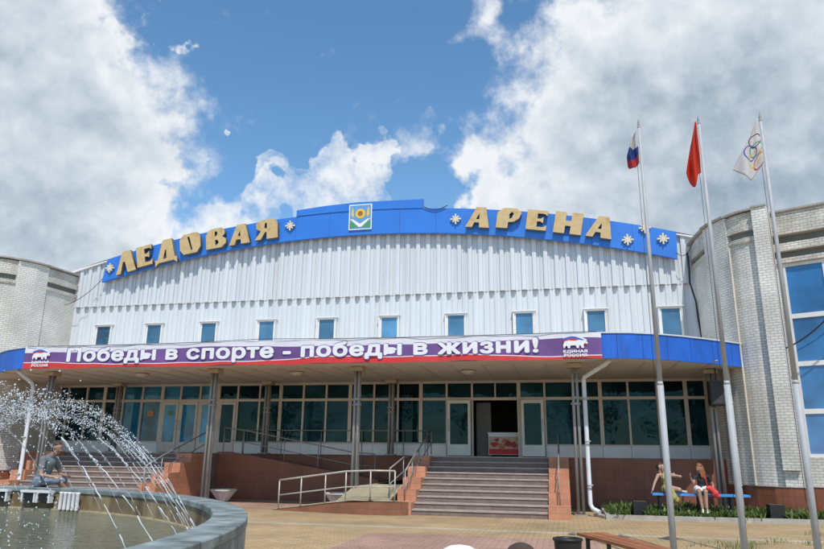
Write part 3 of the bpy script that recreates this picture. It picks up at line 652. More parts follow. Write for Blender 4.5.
downpipe('white downpipe against the right brick wing, behind the flagpoles', [(4.98, 22.35, ZB), (4.98, 22.35, 4.1), (4.98, 22.35, 3.9), (4.98, 22.35, 3.7), (4.98, 22.35, .3), (5.0, 22.3, .18), (5.1, 22.1, .12)], .05)
a = MB(); a.prism([(.70, 20.5), (.95, 19.75), (1.25, 19.8), (1.05, 20.55)], 0, .07); tag(a.build('splash_block', conc), 'sloping concrete splash block at the foot of the white downpipe', 'splash block')
def cable(lb, pts, r=.014): a = MB(); a.tube(pts, r, 6); return tag(a.build('cable', cable_m), lb, 'cable', 'cables')
def sag(p, q, s, n=16): return [Vector(p).lerp(Vector(q), k/n) - Vector((0, 0, s*4*(k/n)*(1-k/n))) for k in range(n+1)]
cable('thick black cable sagging from the canopy end across the right brick wing', sag((5.62, 21.9, 4.60), (8.6, 20.1, 7.25), .75), .022)
cable('black cable hanging down the corner of the white cladding and the right wing', [(4.62, 24.86, 8.75), (4.60, 24.7, 8.1), (4.58, 24.72, 7.6), (4.70, 24.62, 6.9), (4.72, 24.6, 6.2), (4.80, 24.55, 5.0)], .03)
cable('thin wire running along the top of the banner', sag((-17.6, 19.31, 4.99), (-9, 19.31, 5.03), .05) + sag((-9, 19.31, 5.03), (1.0, 19.31, 5.0), .05)[1:], .009)
cable('thin wire drooping from the sign to the left brick wing', sag((-19.2, 24.7, 8.85), (-20.9, 24.4, 7.6), .25), .012)
cable('thin wire drooping between the sign and the right brick wing', sag((4.2, 24.7, 8.75), (4.75, 24.3, 9.0), .3), .012)

# ------------------------------------------------------------------ freezer in the doorway
fz = thing('chest_freezer', 'white chest freezer with red printed front standing in the open doorway', 'freezer', (-2.15, 25.4, FL))
a = MB(); a.bb(-2.72, -1.62, 25.30, 25.90, FL+.06, 2.36); a.build('cabinet', white_t, fz)
a = MB(); a.bb(-2.70, -1.64, 25.285, 25.299, FL+.08, FL+.27); a.build('red_panel', red_t, fz)
a = MB(); a.bb(-2.70, -1.64, 25.287, 25.299, FL+.271, FL+.70); a.build('picture_panel', M_('cream_print', (.62, .42, .34), var=.4, scale=7), fz)
for k, (x, z, r_) in enumerate(((-2.5, .42, .12), (-2.25, .36, .13), (-2.02, .47, .12), (-1.80, .42, .10), (-2.14, .55, .08), (-2.40, .58, .07))):
    a = MB(); a.plate([(x + r_*(1.1+.3*math.sin(3*t_+k))*math.cos(t_), FL+z+r_*(.9+.2*math.cos(2*t_+k))*math.sin(t_)) for t_ in [2*math.pi*i/14 for i in range(14)]], 25.283-.0005*k, 25.2865); a.build('printed_swirl', M_('swirl_print', [(.45, .05, .03), (.5, .18, .08), (.36, .04, .03)][k % 3], var=.3, scale=9), fz)
a = MB(); a.bb(-2.74, -1.60, 25.28, 25.92, 2.361, 2.42); a.build('lid', white_t, fz)

# ------------------------------------------------------------------ fountain
FC = (-11.9, 4.41); RO, RI, ZR, ZW = 8.86, 8.46, .85, .42
fo = thing('fountain', 'large round grey stone fountain basin in the left foreground', 'fountain', (FC[0], FC[1], 0))
def ring_strip(name, prof, m, parent, seg=260):
    b = MB(); R = [b.add([(FC[0]+r*math.cos(2*math.pi*q/seg), FC[1]+r*math.sin(2*math.pi*q/seg), z) for q in range(seg)]) for r, z in prof]; s = 0
    for k in range(len(R)-1):
        l = math.dist(prof[k], prof[k+1])
        for q in range(seg):
            w = (q+1) % seg; u0, u1 = 8.5*2*math.pi*q/seg, 8.5*2*math.pi*(q+1)/seg
            b.face((R[k]+q, R[k]+w, R[k+1]+w, R[k+1]+q), 0, [(u0, s), (u1, s), (u1, s+l), (u0, s+l)], False)
        s += l
    return b.build(name, m, parent)
slab = brick_mat('fountain_slab', (.235, .275, .265), (.19, .225, .22), (.10, .115, .115), 1.25, 3.0, .018, .6, 0, .5, .6, 3.5)
ring_strip('outer_wall', [(RO, 0), (RO, ZR-.10), (RO-.001, ZR-.099)], slab, fo)
def flat_ring(name, prof, m): return ring_strip(name, prof, m, fo)
flat_ring('rim', [(RO, ZR-.10), (RO+.012, ZR-.10), (RO+.012, ZR-.012), (RO, ZR), (RI-.01, ZR), (RI-.022, ZR-.012), (RI-.022, ZR-.085), (RI, ZR-.085)], slab)
flat_ring('inner_wall', [(RI, ZR-.085), (RI, ZW-.30)], inner_m)
flat_ring('waterline', [(RI-.001, ZW+.03), (RI-.05, ZW+.028), (RI-.06, ZW-.1)], mat('waterline_ledge', (.42, .34, .2), .6, .3, 4))
def water_mat():
    m, nt, p = nodes('fountain_water'); L = nt.links.new
    p.inputs['Base Color'].default_value = (.155, .16, .11, 1); p.inputs['Specular IOR Level'].default_value = .9; p.inputs['Roughness'].default_value = .05; p.inputs['IOR'].default_value = 1.33
    tc = N(nt, 'ShaderNodeTexCoord')
    n = N(nt, 'ShaderNodeTexNoise'); n.inputs['Scale'].default_value = 4.2; n.inputs['Detail'].default_value = 6; n.inputs['Distortion'].default_value = 1.2; L(tc.outputs['Object'], n.inputs['Vector'])
    n2 = N(nt, 'ShaderNodeTexNoise'); n2.inputs['Scale'].default_value = 13; n2.inputs['Detail'].default_value = 3; L(tc.outputs['Object'], n2.inputs['Vector'])
    a = N(nt, 'ShaderNodeMath', operation='MULTIPLY_ADD'); L(n2.outputs[0], a.inputs[0]); a.inputs[1].default_value = .35; L(n.outputs[0], a.inputs[2])
    b = N(nt, 'ShaderNodeBump'); b.inputs['Strength'].default_value = 1; b.inputs['Distance'].default_value = .22; L(a.outputs[0], b.inputs['Height']); L(b.outputs[0], p.inputs['Normal'])
    return m
w = MB(); w.lathe([(RI-.055, ZW), (5, ZW), (2, ZW), (.01, ZW)], FC, 96); wo = structure(w.build('pool_water', water_mat()))
jet_m, nt, p = nodes('jet_water'); p.inputs['Base Color'].default_value = (.86, .89, .92, 1); p.inputs['Roughness'].default_value = .15; p.inputs['Transmission Weight'].default_value = .35; p.inputs['IOR'].default_value = 1.33
p.inputs['Subsurface Weight'].default_value = 0
rj = random.Random(11)
nj = 0
for ang in [9, 14, 19, 23.5, 28, 32, 36, 40, 43.5, 47, 51, 55, 59, 63, 68, 73, 78, 84, 90, 96, 103, 110, 118, 126]:
    a = rad(ang + rj.uniform(-.6, .6)); dx, dy = math.cos(a), math.sin(a); R0 = 8.36; rng = rj.uniform(3.8, 4.5); h = rj.uniform(1.62, 1.88)
    P = lambda s: Vector((FC[0] + dx*(R0 - rng*s), FC[1] + dy*(R0 - rng*s), ZW + .03 + 4*h*s*(1-s)))
    near = ('near the right end of the rim' if ang < 30 else 'rising by the right bend of the rim' if ang < 58 else 'rising by the far rim before the left stairs' if ang < 92 else 'at the far left, beside the seated man')
    j = MB(); s = 0
    while s < .22:                                            # unbroken stream, slightly beaded
        e_ = s + rj.uniform(.02, .05); pts = [P(s + (e_-s)*q/4) + Vector((rj.uniform(-1, 1), rj.uniform(-1, 1), rj.uniform(-1, 1)))*.006 for q in range(5)]
        j.tube(pts, [rj.uniform(.003, .0075) for _ in pts], 5); s = e_ + rj.uniform(.0, .009)
    for q in range(680):                                      # then beads and drops spreading
        s = .18 + .82*rj.random()**.95; sp_ = .010 + .16*max(0, s-.22)**1.15
        c = P(s) + Vector((rj.gauss(0, sp_), rj.gauss(0, sp_), rj.gauss(0, sp_)*.9))
        if c.z > ZW: j.octa(c, rj.choice((.003, .004, .005, .006, .008, .012))*rj.uniform(.8, 1.15))
    o = j.build('water_jet', jet_m)
    tag(o, f'arching white water jet {near}', 'water jet', 'fountain water jets ' + near)
sp = MB()                                                     # drops in the air over the basin and splashes where jets land
for q in range(2600):
    a = rad(rj.uniform(15, 165)); r = rj.uniform(3.2, 6.6); c = (FC[0]+r*math.cos(a), FC[1]+r*math.sin(a), ZW + abs(rj.gauss(0, .9))); sp.octa(c, rj.uniform(.006, .017))
for k in range(30):
    a = rad(12+k*5.2); r = 4.1 + rj.uniform(-.3, .4); cx_, cy_ = FC[0]+r*math.cos(a), FC[1]+r*math.sin(a)
    for q in range(45): sp.octa((cx_+rj.gauss(0, .16), cy_+rj.gauss(0, .16), ZW + abs(rj.gauss(0, .09))), rj.uniform(.008, .028))
stuff(tag(sp.build('water_spray', jet_m), 'fine water drops and splashes over the fountain pool', 'spray'))
# white fittings on the far inner wall
def on_wall(px, py, z=.6):
    p = at(px, py, 12.3); a = math.atan2(p.y-FC[1], p.x-FC[0])
    # slide along the ray to the wall circle
    lo_, hi = 9.0, 15.0
    for _ in range(40):
        m_ = (lo_+hi)/2; q = at(px, py, m_)
        if math.hypot(q.x-FC[0], q.y-FC[1]) < RI-.06: lo_ = m_
        else: hi = m_
    q = at(px, py, lo_); return q, math.atan2(q.y-FC[1], q.x-FC[0])
for px, lb in ((4, 'white bracketed pool lamp on the far basin wall, leftmost at the picture edge'), (33, 'white bracketed pool lamp on the far basin wall, below the seated man'), (48, 'white bracketed pool lamp on the far basin wall, right of the one below the man')):
    q, a = on_wall(px, 490); t = thing('pool_lamp', lb, 'pool lamp', (q.x, q.y, ZW), 'pool lamps'); rz = a + math.pi/2; u = Vector((math.cos(rz), math.sin(rz), 0)); inn = Vector((-math.cos(a), -math.sin(a), 0))
    b = MB()
    for s_g in (-1, 1): c = q + u*.17*s_g + inn*.06; b.box((c.x, c.y, .66), (.04, .10, .20), rz)
    c = q + inn*.06; b.box((c.x, c.y, .775), (.42, .12, .045), rz); b.build('frame', white_paint, t)
    b = MB(); c = q + inn*.05; b.box((c.x, c.y, .66), (.29, .07, .15), rz); b.build('lens', black_m, t)
t = None
for k in range(5):
    q, a = on_wall(63.5 + 4.2*k, 496)
    if t is None: t = thing('pipe_cluster', 'row of short white pipe ends on the far basin wall', 'pipes', (q.x, q.y, ZW))
    inn = Vector((-math.cos(a), -math.sin(a), 0)); c = q + inn*.05
    b = MB(); b.lathe([(0, .79), (.038, .788), (.045, .77), (.038, .75), (.036, .52), (.036, .45)], (c.x, c.y), 10); b.build('pipe_end', white_paint, t)

# ------------------------------------------------------------------ flagpoles and flags
YP = 11.5
poles = []
for (tx_, ty_), (bx_, by_), lb in (((638, 122), (674, 545), 'tall grey flagpole carrying the three-striped flag'), ((698, 118), (745, 549), 'tall grey flagpole carrying the plain red flag'), ((760, 115), (817, 545), 'tall grey flagpole carrying the white flag with rings')):
    x = (at(tx_, ty_, YP).x + at(bx_, by_, YP).x)/2; zt = at(tx_, ty_, YP).z; t = thing('flagpole', lb, 'flagpole', (x, YP, 0), 'flagpoles')
    a = MB(); a.tube([(x, YP, 0), (x, YP, 2.72)], .050, 16); a.tube([(x, YP, 2.721), (x, YP, 2.78)], [.050, .042], 16); a.tube([(x, YP, 2.781), (x, YP, zt-.12)], [.040, .024], 14); a.build('pole', steel, t)
    a = MB(); a.lathe([(.025, zt-.12), (.03, zt-.11), (.018, zt-.09), (.024, zt-.05), (.003, zt+.06)], (x, YP), 10); a.build('finial', col_m, t)
    a = MB(); a.box((x, YP, .02), (.36, .36, .04)); a.lathe([(.10, .04), (.10, .12), (.073, .14)], (x, YP), 14); a.build('base_plate', steel, t)
    a = MB(); a.tube([(x-.085, YP-.03, 1.0), (x-.075, YP-.02, zt-.2)], .004, 5); a.build('halyard', cable_m, t)
    poles.append((x, zt))
def flag(name, lb, x, ztop, H, wl, droop, mats, colf, rows=44, cols=30, seed=0, amp=.05):
    def pos(s, t, off=0):
        w = wl(t); ph = seed + 5*t
        return Vector((x - .045 - s*w, YP - .02 + amp*w*2.2*math.sin(s*9 + ph)*(.35+s) - off, ztop - t*H - droop(s, t) + .02*math.sin(s*6+ph)*w))
    b = MB(); R = []
    for i in range(rows+1): R.append(b.add([pos(jx/cols, i/rows) for jx in range(cols+1)]))
    for i in range(rows):
        for jx in range(cols): b.face((R[i]+jx, R[i+1]+jx, R[i+1]+jx+1, R[i]+jx+1), colf((jx+.5)/cols, (i+.5)/rows), None, True)
    o = b.build(name, mats); md = o.modifiers.new('thickness', 'SOLIDIFY'); md.thickness = .004
    tag(o, lb, 'flag', None); return o, pos
def cloth(name, c, tr=.35):
    m = mat(name, c, .8, .12, 5); nt = m.node_tree; p = nt.nodes['Principled BSDF']
    t = N(nt, 'ShaderNodeBsdfTranslucent'); t.inputs[0].default_value = (*c, 1); mx = N(nt, 'ShaderNodeMixShader'); mx.inputs[0].default_value = tr
    nt.links.new(p.outputs[0], mx.inputs[1]); nt.links.new(t.outputs[0], mx.inputs[2]); nt.links.new(mx.outputs[0], nt.nodes['Material Output'].inputs[0]); return m
fwht, fblu, fred, fred2, fw2 = cloth('flag_white', (.62, .60, .58)), cloth('flag_blue', (.03, .06, .26)), cloth('flag_red', (.55, .04, .05)), cloth('flag_scarlet', (.70, .045, .015)), cloth('flag_pale', (.72, .68, .68))
x, zt = poles[0]
flag('tricolour_flag', 'limp white, blue and red striped flag hanging from the left flagpole', x, zt-.16, .63, lambda t: .03+.16*min(1, t*1.5)**.8, lambda s, t: .05*s+.08*t*math.sin(math.pi*s), [fwht, fblu, fred], lambda s, t: 0 if t+s*.04 < .50 else 1 if t-s*.05 < .76 else 2, seed=1, amp=.12)
x, zt = poles[1]
flag('red_flag', 'limp plain red flag hanging in folds from the middle flagpole', x, zt-.08, .95, lambda t: .02+.24*t**1.1, lambda s, t: t*t*(.26*math.exp(-((s-.52)/.22)**2)+.02*s), [fred2], lambda s, t: 0, seed=2.4, amp=.16)
x, zt = poles[2]
ff, pos = flag('ringed_flag', 'limp white flag with coloured rings hanging from the right flagpole', x, zt-.04, .86, lambda t: .03+.44*t**1.15, lambda s, t: .04*s+t**3*.30*max(0, 1-abs(s-.5)/.5), [fw2], lambda s, t: 0, seed=.3, amp=.05)
for s0, t0, c in ((.60, .66, 'flag_ring_blue'), (.42, .46, 'flag_ring_black'), (.33, .76, 'flag_ring_yellow'), (.30, .62, 'flag_ring_green'), (.12, .86, 'flag_ring_red')):
    col = dict(blue=(.03, .08, .4), black=(.02, .02, .03), yellow=(.7, .5, .04), green=(.03, .3, .08), red=(.5, .04, .04))[c.split('_')[-1]]
    b = MB(); n_ = 28; R = []; wq = .03+.44*t0**1.15
    for q in range(n_):
        an = 2*math.pi*q/n_
        for rr in (.098, .120): pass
        R.append(b.add([pos(min(1, max(.0, s0 + rr*math.cos(an)/wq)), min(1, max(0, t0 + rr*math.sin(an)/.86)), .007) for rr in (.090, .104)]))
    for q in range(n_): w_ = (q+1) % n_; b.face((R[q], R[q]+1, R[w_]+1, R[w_]), 0, None, True)
    b.build('ring', cloth(c, col, .1), ff)

# ------------------------------------------------------------------ benches, bins, bowls, kerb, beds
t = thing('park_bench', 'backless bench with orange brown wooden slats on dark legs in the right foreground', 'bench', (.75, 10.7, 0))
a0, d_ = Vector((.33, 11.58, 0)), Vector((.40, -.917, 0)).normalized(); nrm = Vector((-d_.y, d_.x, 0)); rz = math.atan2(d_.y, d_.x)
for k in range(5):
    c = a0 + d_*1.25 + nrm*(-.19 + .095*k); b = MB(); b.box((c.x, c.y, .435 + .002*(k % 2)), (2.5, .085, .04), rz); b.build('slat', wood_m, t)
for u in (.25, 2.2):
    b = MB(); c = a0 + d_*u
    for s_g in (-1, 1): q = c + nrm*.17*s_g; b.box((q.x, q.y, .205), (.05, .05, .41), rz)
    b.box((c.x, c.y, .392), (.045, .40, .04), rz); b.box((c.x, c.y, .12), (.03, .33, .03), rz); b.build('leg_frame', black_m, t)
bt = thing('litter_bin', 'black tapered litter bin beside the end of the orange wooden bench', 'bin', (-.02, 9.2, 0))
b = MB(); b.lathe([(0, .02), (.125, .02), (.13, .0), (.14, .05), (.168, .56), (.172, .60), (.158, .60), (.15, .3), (0, .28)], (-.02, 9.2), 28); b.build('bucket', black_m, bt)
b = MB(); b.lathe([(.172, .585), (.185, .59), (.185, .615), (.165, .62), (.157, .60)], (-.02, 9.2), 28); b.build('rim', black_m, bt)
b = MB(); b.lathe([(0, 0), (.11, 0), (.11, .018), (0, .02)], (-.02, 9.2), 20); b.build('foot', black_m, bt)
bw = thing('blue_bench', 'long blue plank bench on black legs by the flower bed, two women sitting on it', 'bench', (3.53, 20.6, 0))
for k in range(3): b = MB(); b.bb(2.29, 4.78, 20.42+.125*k, 20.535+.125*k, .60, .655); b.build('plank', blue_wood, bw)
for x in (2.48, 3.5, 4.32):
    b = MB(); b.bb(x-.03, x+.03, 20.45, 20.49, 0, .598); b.bb(x-.03, x+.03, 20.71, 20.75, 0, .598); b.bb(x-.025, x+.025, 20.491, 20.709, .54, .597); b.build('leg', black_m, bw)
b = MB(); b.bb(2.45, 4.36, 20.585, 20.615, .26, .30); b.build('crossbar', black_m, bw)
for px, lb in ((640, 'square black planter box in the flower bed, left of the blue bench'), (776, 'square black planter box in the flower bed, below the brick wing')):
    p = at(px, 512, 20.35); t = thing('planter_box', lb, 'planter', (p.x, 20.35, 0), 'black planter boxes'); x = p.x
    b = MB(); b.prism([(x-.18, 20.17), (x+.18, 20.17), (x+.18, 20.53), (x-.18, 20.53)], .0, .44); b.build('box', black_m, t)
    b = MB(); b.bb(x-.165, x+.165, 20.185, 20.515, .4405, .443); b.build('earth', soil, t)
def bowl(x, y, lb):
    t = thing('flower_bowl', lb, 'planter', (x, y, 0), 'white flower bowls'); b = MB(); n_ = 8
    b.lathe([(.17, 0), (.2, .04), (.42, .33), (.47, .36), (.47, .40), (.40, .40), (.36, .33), (0, .31)], (x, y), n_, 0, False); b.build('bowl', bowl_m, t)
    b = MB(); b.lathe([(.385, .345), (.2, .37), (0, .36)], (x, y), 12); b.build('earth', soil, t)
bowl(-11.35, 22.0, 'empty white concrete flower bowl beside the left column, behind the fountain'); bowl(-7.15, 21.6, 'white concrete flower bowl behind the low ramp rail')
kb = MB(); path = [(.98, 19.62), (2.5, 19.66), (4.4, 19.78), (6.3, 19.95), (9.4, 19.4)]
kb.prism(path + list(reversed(inset(path, .11))), 0, .12); kb.prism([(.98, 19.735), (1.09, 19.735), (1.09, 23.28), (.98, 23.28)], 0, .119); structure(kb.build('bed_kerb', conc))
so = MB(); pts = [(1.1, 19.76), (2.5, 19.78), (4.4, 19.90), (6.3, 20.07), (9.3, 19.55), (9.3, 20.4), (6.42, 21.05), (5.4, 21.9), (4.9, 23.28), (1.1, 23.28)]
so.prism(pts, .0, .07); structure(so.build('flower_bed', soil))
def leaf_mat(name, c, tr=.3):
    m = mat(name, c, .5, .35, 9); nt = m.node_tree; p = nt.nodes['Principled BSDF']
    t = N(nt, 'ShaderNodeBsdfTranslucent'); t.inputs[0].default_value = (c[0]*1.3, c[1]*1.4, c[2]*.7, 1); mx = N(nt, 'ShaderNodeMixShader'); mx.inputs[0].default_value = tr
    nt.links.new(p.outputs[0], mx.inputs[1]); nt.links.new(t.outputs[0], mx.inputs[2]); nt.links.new(mx.outputs[0], nt.nodes['Material Output'].inputs[0]); return m
lm = [leaf_mat('leaf_green', (.10, .16, .04)), leaf_mat('leaf_light', (.20, .26, .07)), leaf_mat('leaf_dark', (.035, .075, .022))]
def inside(x, y, poly):
    r = False; j = len(poly)-1
    for i in range(len(poly)):
        if (poly[i][1] > y) != (poly[j][1] > y) and x < (poly[j][0]-poly[i][0])*(y-poly[i][1])/(poly[j][1]-poly[i][1])+poly[i][0]: r = not r
        j = i
    return r
def blade(mb, base, ang, ln, wd, bend, mi):
    d = Vector((math.cos(ang), math.sin(ang), 0)); s_ = Vector((-d.y, d.x, 0)); pts = []
    for k in range(4):
        u = k/3; c = base + d*(bend*ln*u*u) + Vector((0, 0, ln*(u - .35*bend*u*u))); w_ = wd*(1-u**2.2)*(.6+.8*u if u < .5 else 1); pts.append((c-s_*w_, c+s_*w_))
    i = mb.add([q for p in pts for q in p])
    for k in range(3): mb.face((i+2*k, i+2*k+1, i+2*k+3, i+2*k+2), mi, None, True)
rp_ = random.Random(5); pl = MB(); cnt = 0
while cnt < 900:
    x, y = rp_.uniform(1.15, 9.2), rp_.uniform(19.75, 21.6)
    if not inside(x, y, pts) or (abs(x-3.5) < 1.3 and abs(y-20.6) < .12): continue
    if any(abs(x-at(q, 512, 20.35).x+(20.35-y)*.22) < .27 and y < 20.6 for q in (640, 776)): continue
    den = .5 + .5*math.sin(x*2.1+1)*math.sin(x*.9+y*2); cnt += 1
    if rp_.random() > .45+.6*den: continue
    h = rp_.uniform(.16, .36)*(.75+.5*den)
    for q in range(rp_.randint(9, 15)): blade(pl, Vector((x+rp_.gauss(0, .06), y+rp_.gauss(0, .06), .06)), rp_.uniform(0, 6.28), h*rp_.uniform(.6, 1.15), rp_.choice((.012, .018, .026, .04)), rp_.uniform(.2, 1.0), rp_.choice((0, 0, 1, 2)))
stuff(tag(pl.build('flower_bed_plants', lm), 'low leafy green plants filling the bed in front of the terracotta wall', 'plants'))
gt = MB()
for cx_, cy_, n_ in [(2.95, 14.3, 10), (3.25, 14.6, 8), (3.05, 13.9, 7), (2.7, 14.9, 5), (4.1, 15.4, 6), (4.6, 15.3, 5), (2.3, 14.3, 4), (5.3, 17.2, 5), (3.6, 15.0, 6)]:
    for q in range(n_*5): blade(gt, Vector((cx_+rp_.gauss(0, .13), cy_+rp_.gauss(0, .12), 0)), rp_.uniform(0, 6.28), rp_.uniform(.05, .17), rp_.uniform(.004, .009), rp_.uniform(.3, 1), rp_.choice((0, 1)))
stuff(tag(gt.build('grass_tufts', lm), 'grass tufts growing between the paving blocks near the flagpoles', 'grass'))

# ------------------------------------------------------------------ people
skin = mat('skin', (.47, .29, .215), .55, .08, 9); skin_t = mat('tanned_skin', (.37, .205, .14), .55, .08, 9)
hair_b = mat('brown_hair', (.06, .03, .018), .55, .3, 25, bump=.4); hair_r = mat('auburn_hair', (.23, .085, .03), .5, .35, 25, bump=.4); eye_m = M_('dark_eye', (.02, .015, .012)); lip_m = M_('lips', (.36, .13, .10))
grey_sh = mat('grey_tshirt', (.16, .18, .18), .85, .2, 6); camo = mat('mottled_shorts', (.20, .24, .30), .85, .7, 16); blk_top = mat('black_top', (.018, .018, .022), .8, .3, 8); wht_sh = mat('white_shorts', (.72, .71, .69), .8, .06, 6)
dress = mat('yellow_patterned_dress', (.40, .33, .10), .85, .5, 22, dirt=((.10, .14, .06), 30, .52)); shoe = mat('pale_shoe', (.62, .58, .50), .7, .1, 6); capm = mat('white_cap', (.78, .78, .78), .8, .05, 6); tee = mat('blue_tshirt', (.08, .14, .3), .85, .15, 6)
def capsules(bones, name, mats, parent, voxel=.011, smooth=2):
    bm = bmesh.new(); off = wloc(parent)
    for p0, r0, p1, r1, mi in bones:
        vs = []
        for p, r in ((Vector(p0), r0), (Vector(p1), r1)):
            q = bmesh.ops.create_uvsphere(bm, u_segments=14, v_segments=9, radius=r, matrix=Matrix.Translation(p)); vs += q['verts']
        h = bmesh.ops.convex_hull(bm, input=vs)
        bmesh.ops.delete(bm, geom=[e for e in set(h['geom_interior'] + h['geom_unused']) if isinstance(e, bmesh.types.BMVert) and e.is_valid], context='VERTS')
    me = bpy.data.meshes.new(name); bm.to_mesh(me); bm.free()
    o = bpy.data.objects.new(name, me); COL.objects.link(o)
    r = o.modifiers.new('r', 'REMESH'); r.mode = 'VOXEL'; r.voxel_size = voxel; s = o.modifiers.new('s', 'SMOOTH'); s.iterations = smooth; s.factor = .5
    bpy.context.view_layer.update(); m2 = bpy.data.meshes.new_from_object(o.evaluated_get(bpy.context.evaluated_depsgraph_get()))
    bpy.data.objects.remove(o); m2.name = name; m2.materials.clear()
    for m in mats: m2.materials.append(m)
    B = [(Vector(a), ra, Vector(b) - Vector(a), rb, mi) for a, ra, b, rb, mi in bones]
    if len(mats) > 1:
        for f in m2.polygons:
            c = f.center; best = 9
            for a, ra, d, rb, mi in B:
                l = d.length_squared; t = 0 if l < 1e-9 else max(0, min(1, (c-a).dot(d)/l)); dd = (c-a-d*t).length - (ra+(rb-ra)*t)
                if dd < best - 1e-4: best = dd; bi = mi
            f.material_index = bi
    for f in m2.polygons: f.use_smooth = True
    for v in m2.vertices: v.co -= off
    o = bpy.data.objects.new(name, m2); COL.objects.link(o); o.parent = parent; return o
def head_bones(c, f, mi=0, me=3, ml=4, s=1.0):
    """c: head centre, f: direction the face looks"""
    c = Vector(c); f = Vector(f).normalized(); u = Vector((0, 0, 1)); u = (u - f*u.dot(f)).normalized(); l = u.cross(f)
    P = lambda a, b, d: c + (f*a + l*b + u*d)*s
    return [(P(-.025, 0, .03), .084*s, P(.012, 0, .025), .080*s, mi), (P(.03, 0, -.01), .068*s, P(.045, 0, -.075), .040*s, mi), (P(.088, 0, .0), .011*s, P(.106, 0, -.025), .014*s, mi),
            (P(-.005, .078, -.02), .016*s, P(-.012, .084, .012), .02*s, mi), (P(-.005, -.078, -.02), .016*s, P(-.012, -.084, .012), .02*s, mi),
            (P(.076, .03, .008), .012*s, P(.077, .034, .008), .011*s, me), (P(.076, -.03, .008), .012*s, P(.077, -.034, .008), .011*s, me),
            (P(.080, -.02, -.057), .010*s, P(.080, .02, -.057), .010*s, ml), (P(-.02, 0, -.06), .05*s, P(-.03, 0, -.12), .05*s, mi)]
def hand_bones(w, d, side, mi=0, curl=.35, s=1.0):
    """w: wrist, d: direction of the fingers, side: direction of the thumb"""
    w = Vector(w); d = Vector(d).normalized(); side = Vector(side); side = (side - d*side.dot(d)).normalized(); n = d.cross(side)
    out = [(w + side*.012, .019*s, w + d*.075*s + side*.022*s, .015*s, mi), (w - side*.012, .019*s, w + d*.07*s - side*.024*s, .014*s, mi)]
    for k, ln in enumerate((.062, .072, .066, .05)):
        b = w + d*.078*s + side*(.033 - .022*k)*s; m_ = b + (d + n*curl*.5).normalized()*ln*.55*s; e = m_ + (d + n*curl*1.7).normalized()*ln*.45*s
        out += [(b, .0095*s, m_, .0088*s, mi), (m_, .0088*s, e, .0078*s, mi)]
    b = w + d*.025*s + side*.028*s; m_ = b + (d*.6 + side*.8).normalized()*.04*s; out += [(b, .013*s, m_, .0105*s, mi), (m_, .0105*s, m_ + (d + side*.25).normalized()*.03*s, .009*s, mi)]
    return out
V = Vector
def limb(a, ra, b, rb, c, rc, m1, m2): return [(a, ra, b, rb, m1), (b, rb, c, rc, m2)]
# the man on the fountain rim: grey shirt, facing right
mp = thing('person', 'man in a grey t-shirt and mottled shorts sitting on the far fountain rim', 'person', (-10.95, 13.05, .85))
MX = V((.42, .18, 0)); hip = V((-11.38, 12.80, .96)); chest = V((-11.26, 12.80, 1.34)); neck = V((-11.18, 12.80, 1.50)); hd = V((-11.07, 12.79, 1.65))
B = head_bones(hd, (1, -.12, -.35), 0) + [(neck, .055, neck + V((.04, 0, .06)), .052, 0)]
B += [(hip + V((0, -.07, 0)), .125, hip + V((0, .07, 0)), .125, 2), (hip + V((.0, 0, .05)), .14, chest, .15, 1), (chest + V((0, -.10, .05)), .10, chest + V((0, .10, .05)), .10, 1), (chest + V((0, -.15, .08)), .075, chest + V((.02, -.19, .05)), .07, 1), (chest + V((0, .15, .08)), .075, chest + V((.02, .19, .05)), .07, 1), (chest + V((.02, 0, .1)), .09, neck, .06, 1)]
for sg_, el, wr in ((-1, V((-11.16, 12.52, 1.10)), V((-10.90, 12.60, 1.06))), (1, V((-11.12, 13.06, 1.10)), V((-10.86, 12.92, 1.08)))):
    sh = chest + V((.02, .19*sg_, .06)); B += [(sh, .068, sh.lerp(el, .5), .062, 1), (sh.lerp(el, .45), .047, el, .042, 0), (el, .041, wr, .029, 0)] + hand_bones(wr, (1, -.15*sg_, -.1), (.2, -.4*sg_, .6), 0)
for sg_, kn, an in ((-1, V((-10.95, 12.76, .98)), V((-10.80, 13.22, .62))), (1, V((-10.98, 13.0, .98)), V((-10.95, 13.42, .52)))):
    h0 = hip + V((0, .09*sg_, .01)); B += [(h0, .10, kn, .075, 2), (kn, .056, an, .042, 0), (an, .045, an + V((.12, .1, -.04)), .035, 5)]
B = [(Vector(p_)+MX, r_, Vector(q_)+MX, w_, m_) for p_, r_, q_, w_, m_ in B]; hd = hd + MX
capsules(B, 'body', [skin_t, grey_sh, camo, eye_m, lip_m, shoe], mp, .010)
capsules([(hd + V((-.045, 0, .045)), .088, hd + V((.0, 0, .062)), .082, 0), (hd + V((-.07, 0, .0)), .07, hd + V((-.06, 0, -.05)), .05, 0)], 'hair', [hair_b], mp, .012)
# woman in the yellow dress, left on the blue bench
w1 = thing('person', 'woman in a yellow patterned dress leaning on the left end of the blue bench', 'person', (2.82, 20.55, .66))
hip = V((2.86, 20.60, .77)); chest = V((2.80, 20.62, 1.06)); neck = V((2.78, 20.62, 1.19)); hd = V((2.72, 20.60, 1.335))
B = head_bones(hd, (.8, -.5, -.1), 0, s=.96) + [(neck, .045, neck + V((0, 0, .05)), .044, 0), (hip + V((-.07, 0, 0)), .115, hip + V((.07, 0, 0)), .115, 1), (hip + V((0, 0, .05)), .11, chest + V((0, 0, -.10)), .095, 1), (chest + V((0, 0, -.08)), .10, chest + V((0, -.01, .0)), .105, 1), (chest + V((-.10, 0, .07)), .06, chest + V((.10, 0, .07)), .06, 0), (chest + V((0, 0, .06)), .08, neck, .046, 0),
      (chest + V((-.05, -.07, -.01)), .055, chest + V((.05, -.07, -.01)), .055, 1)]
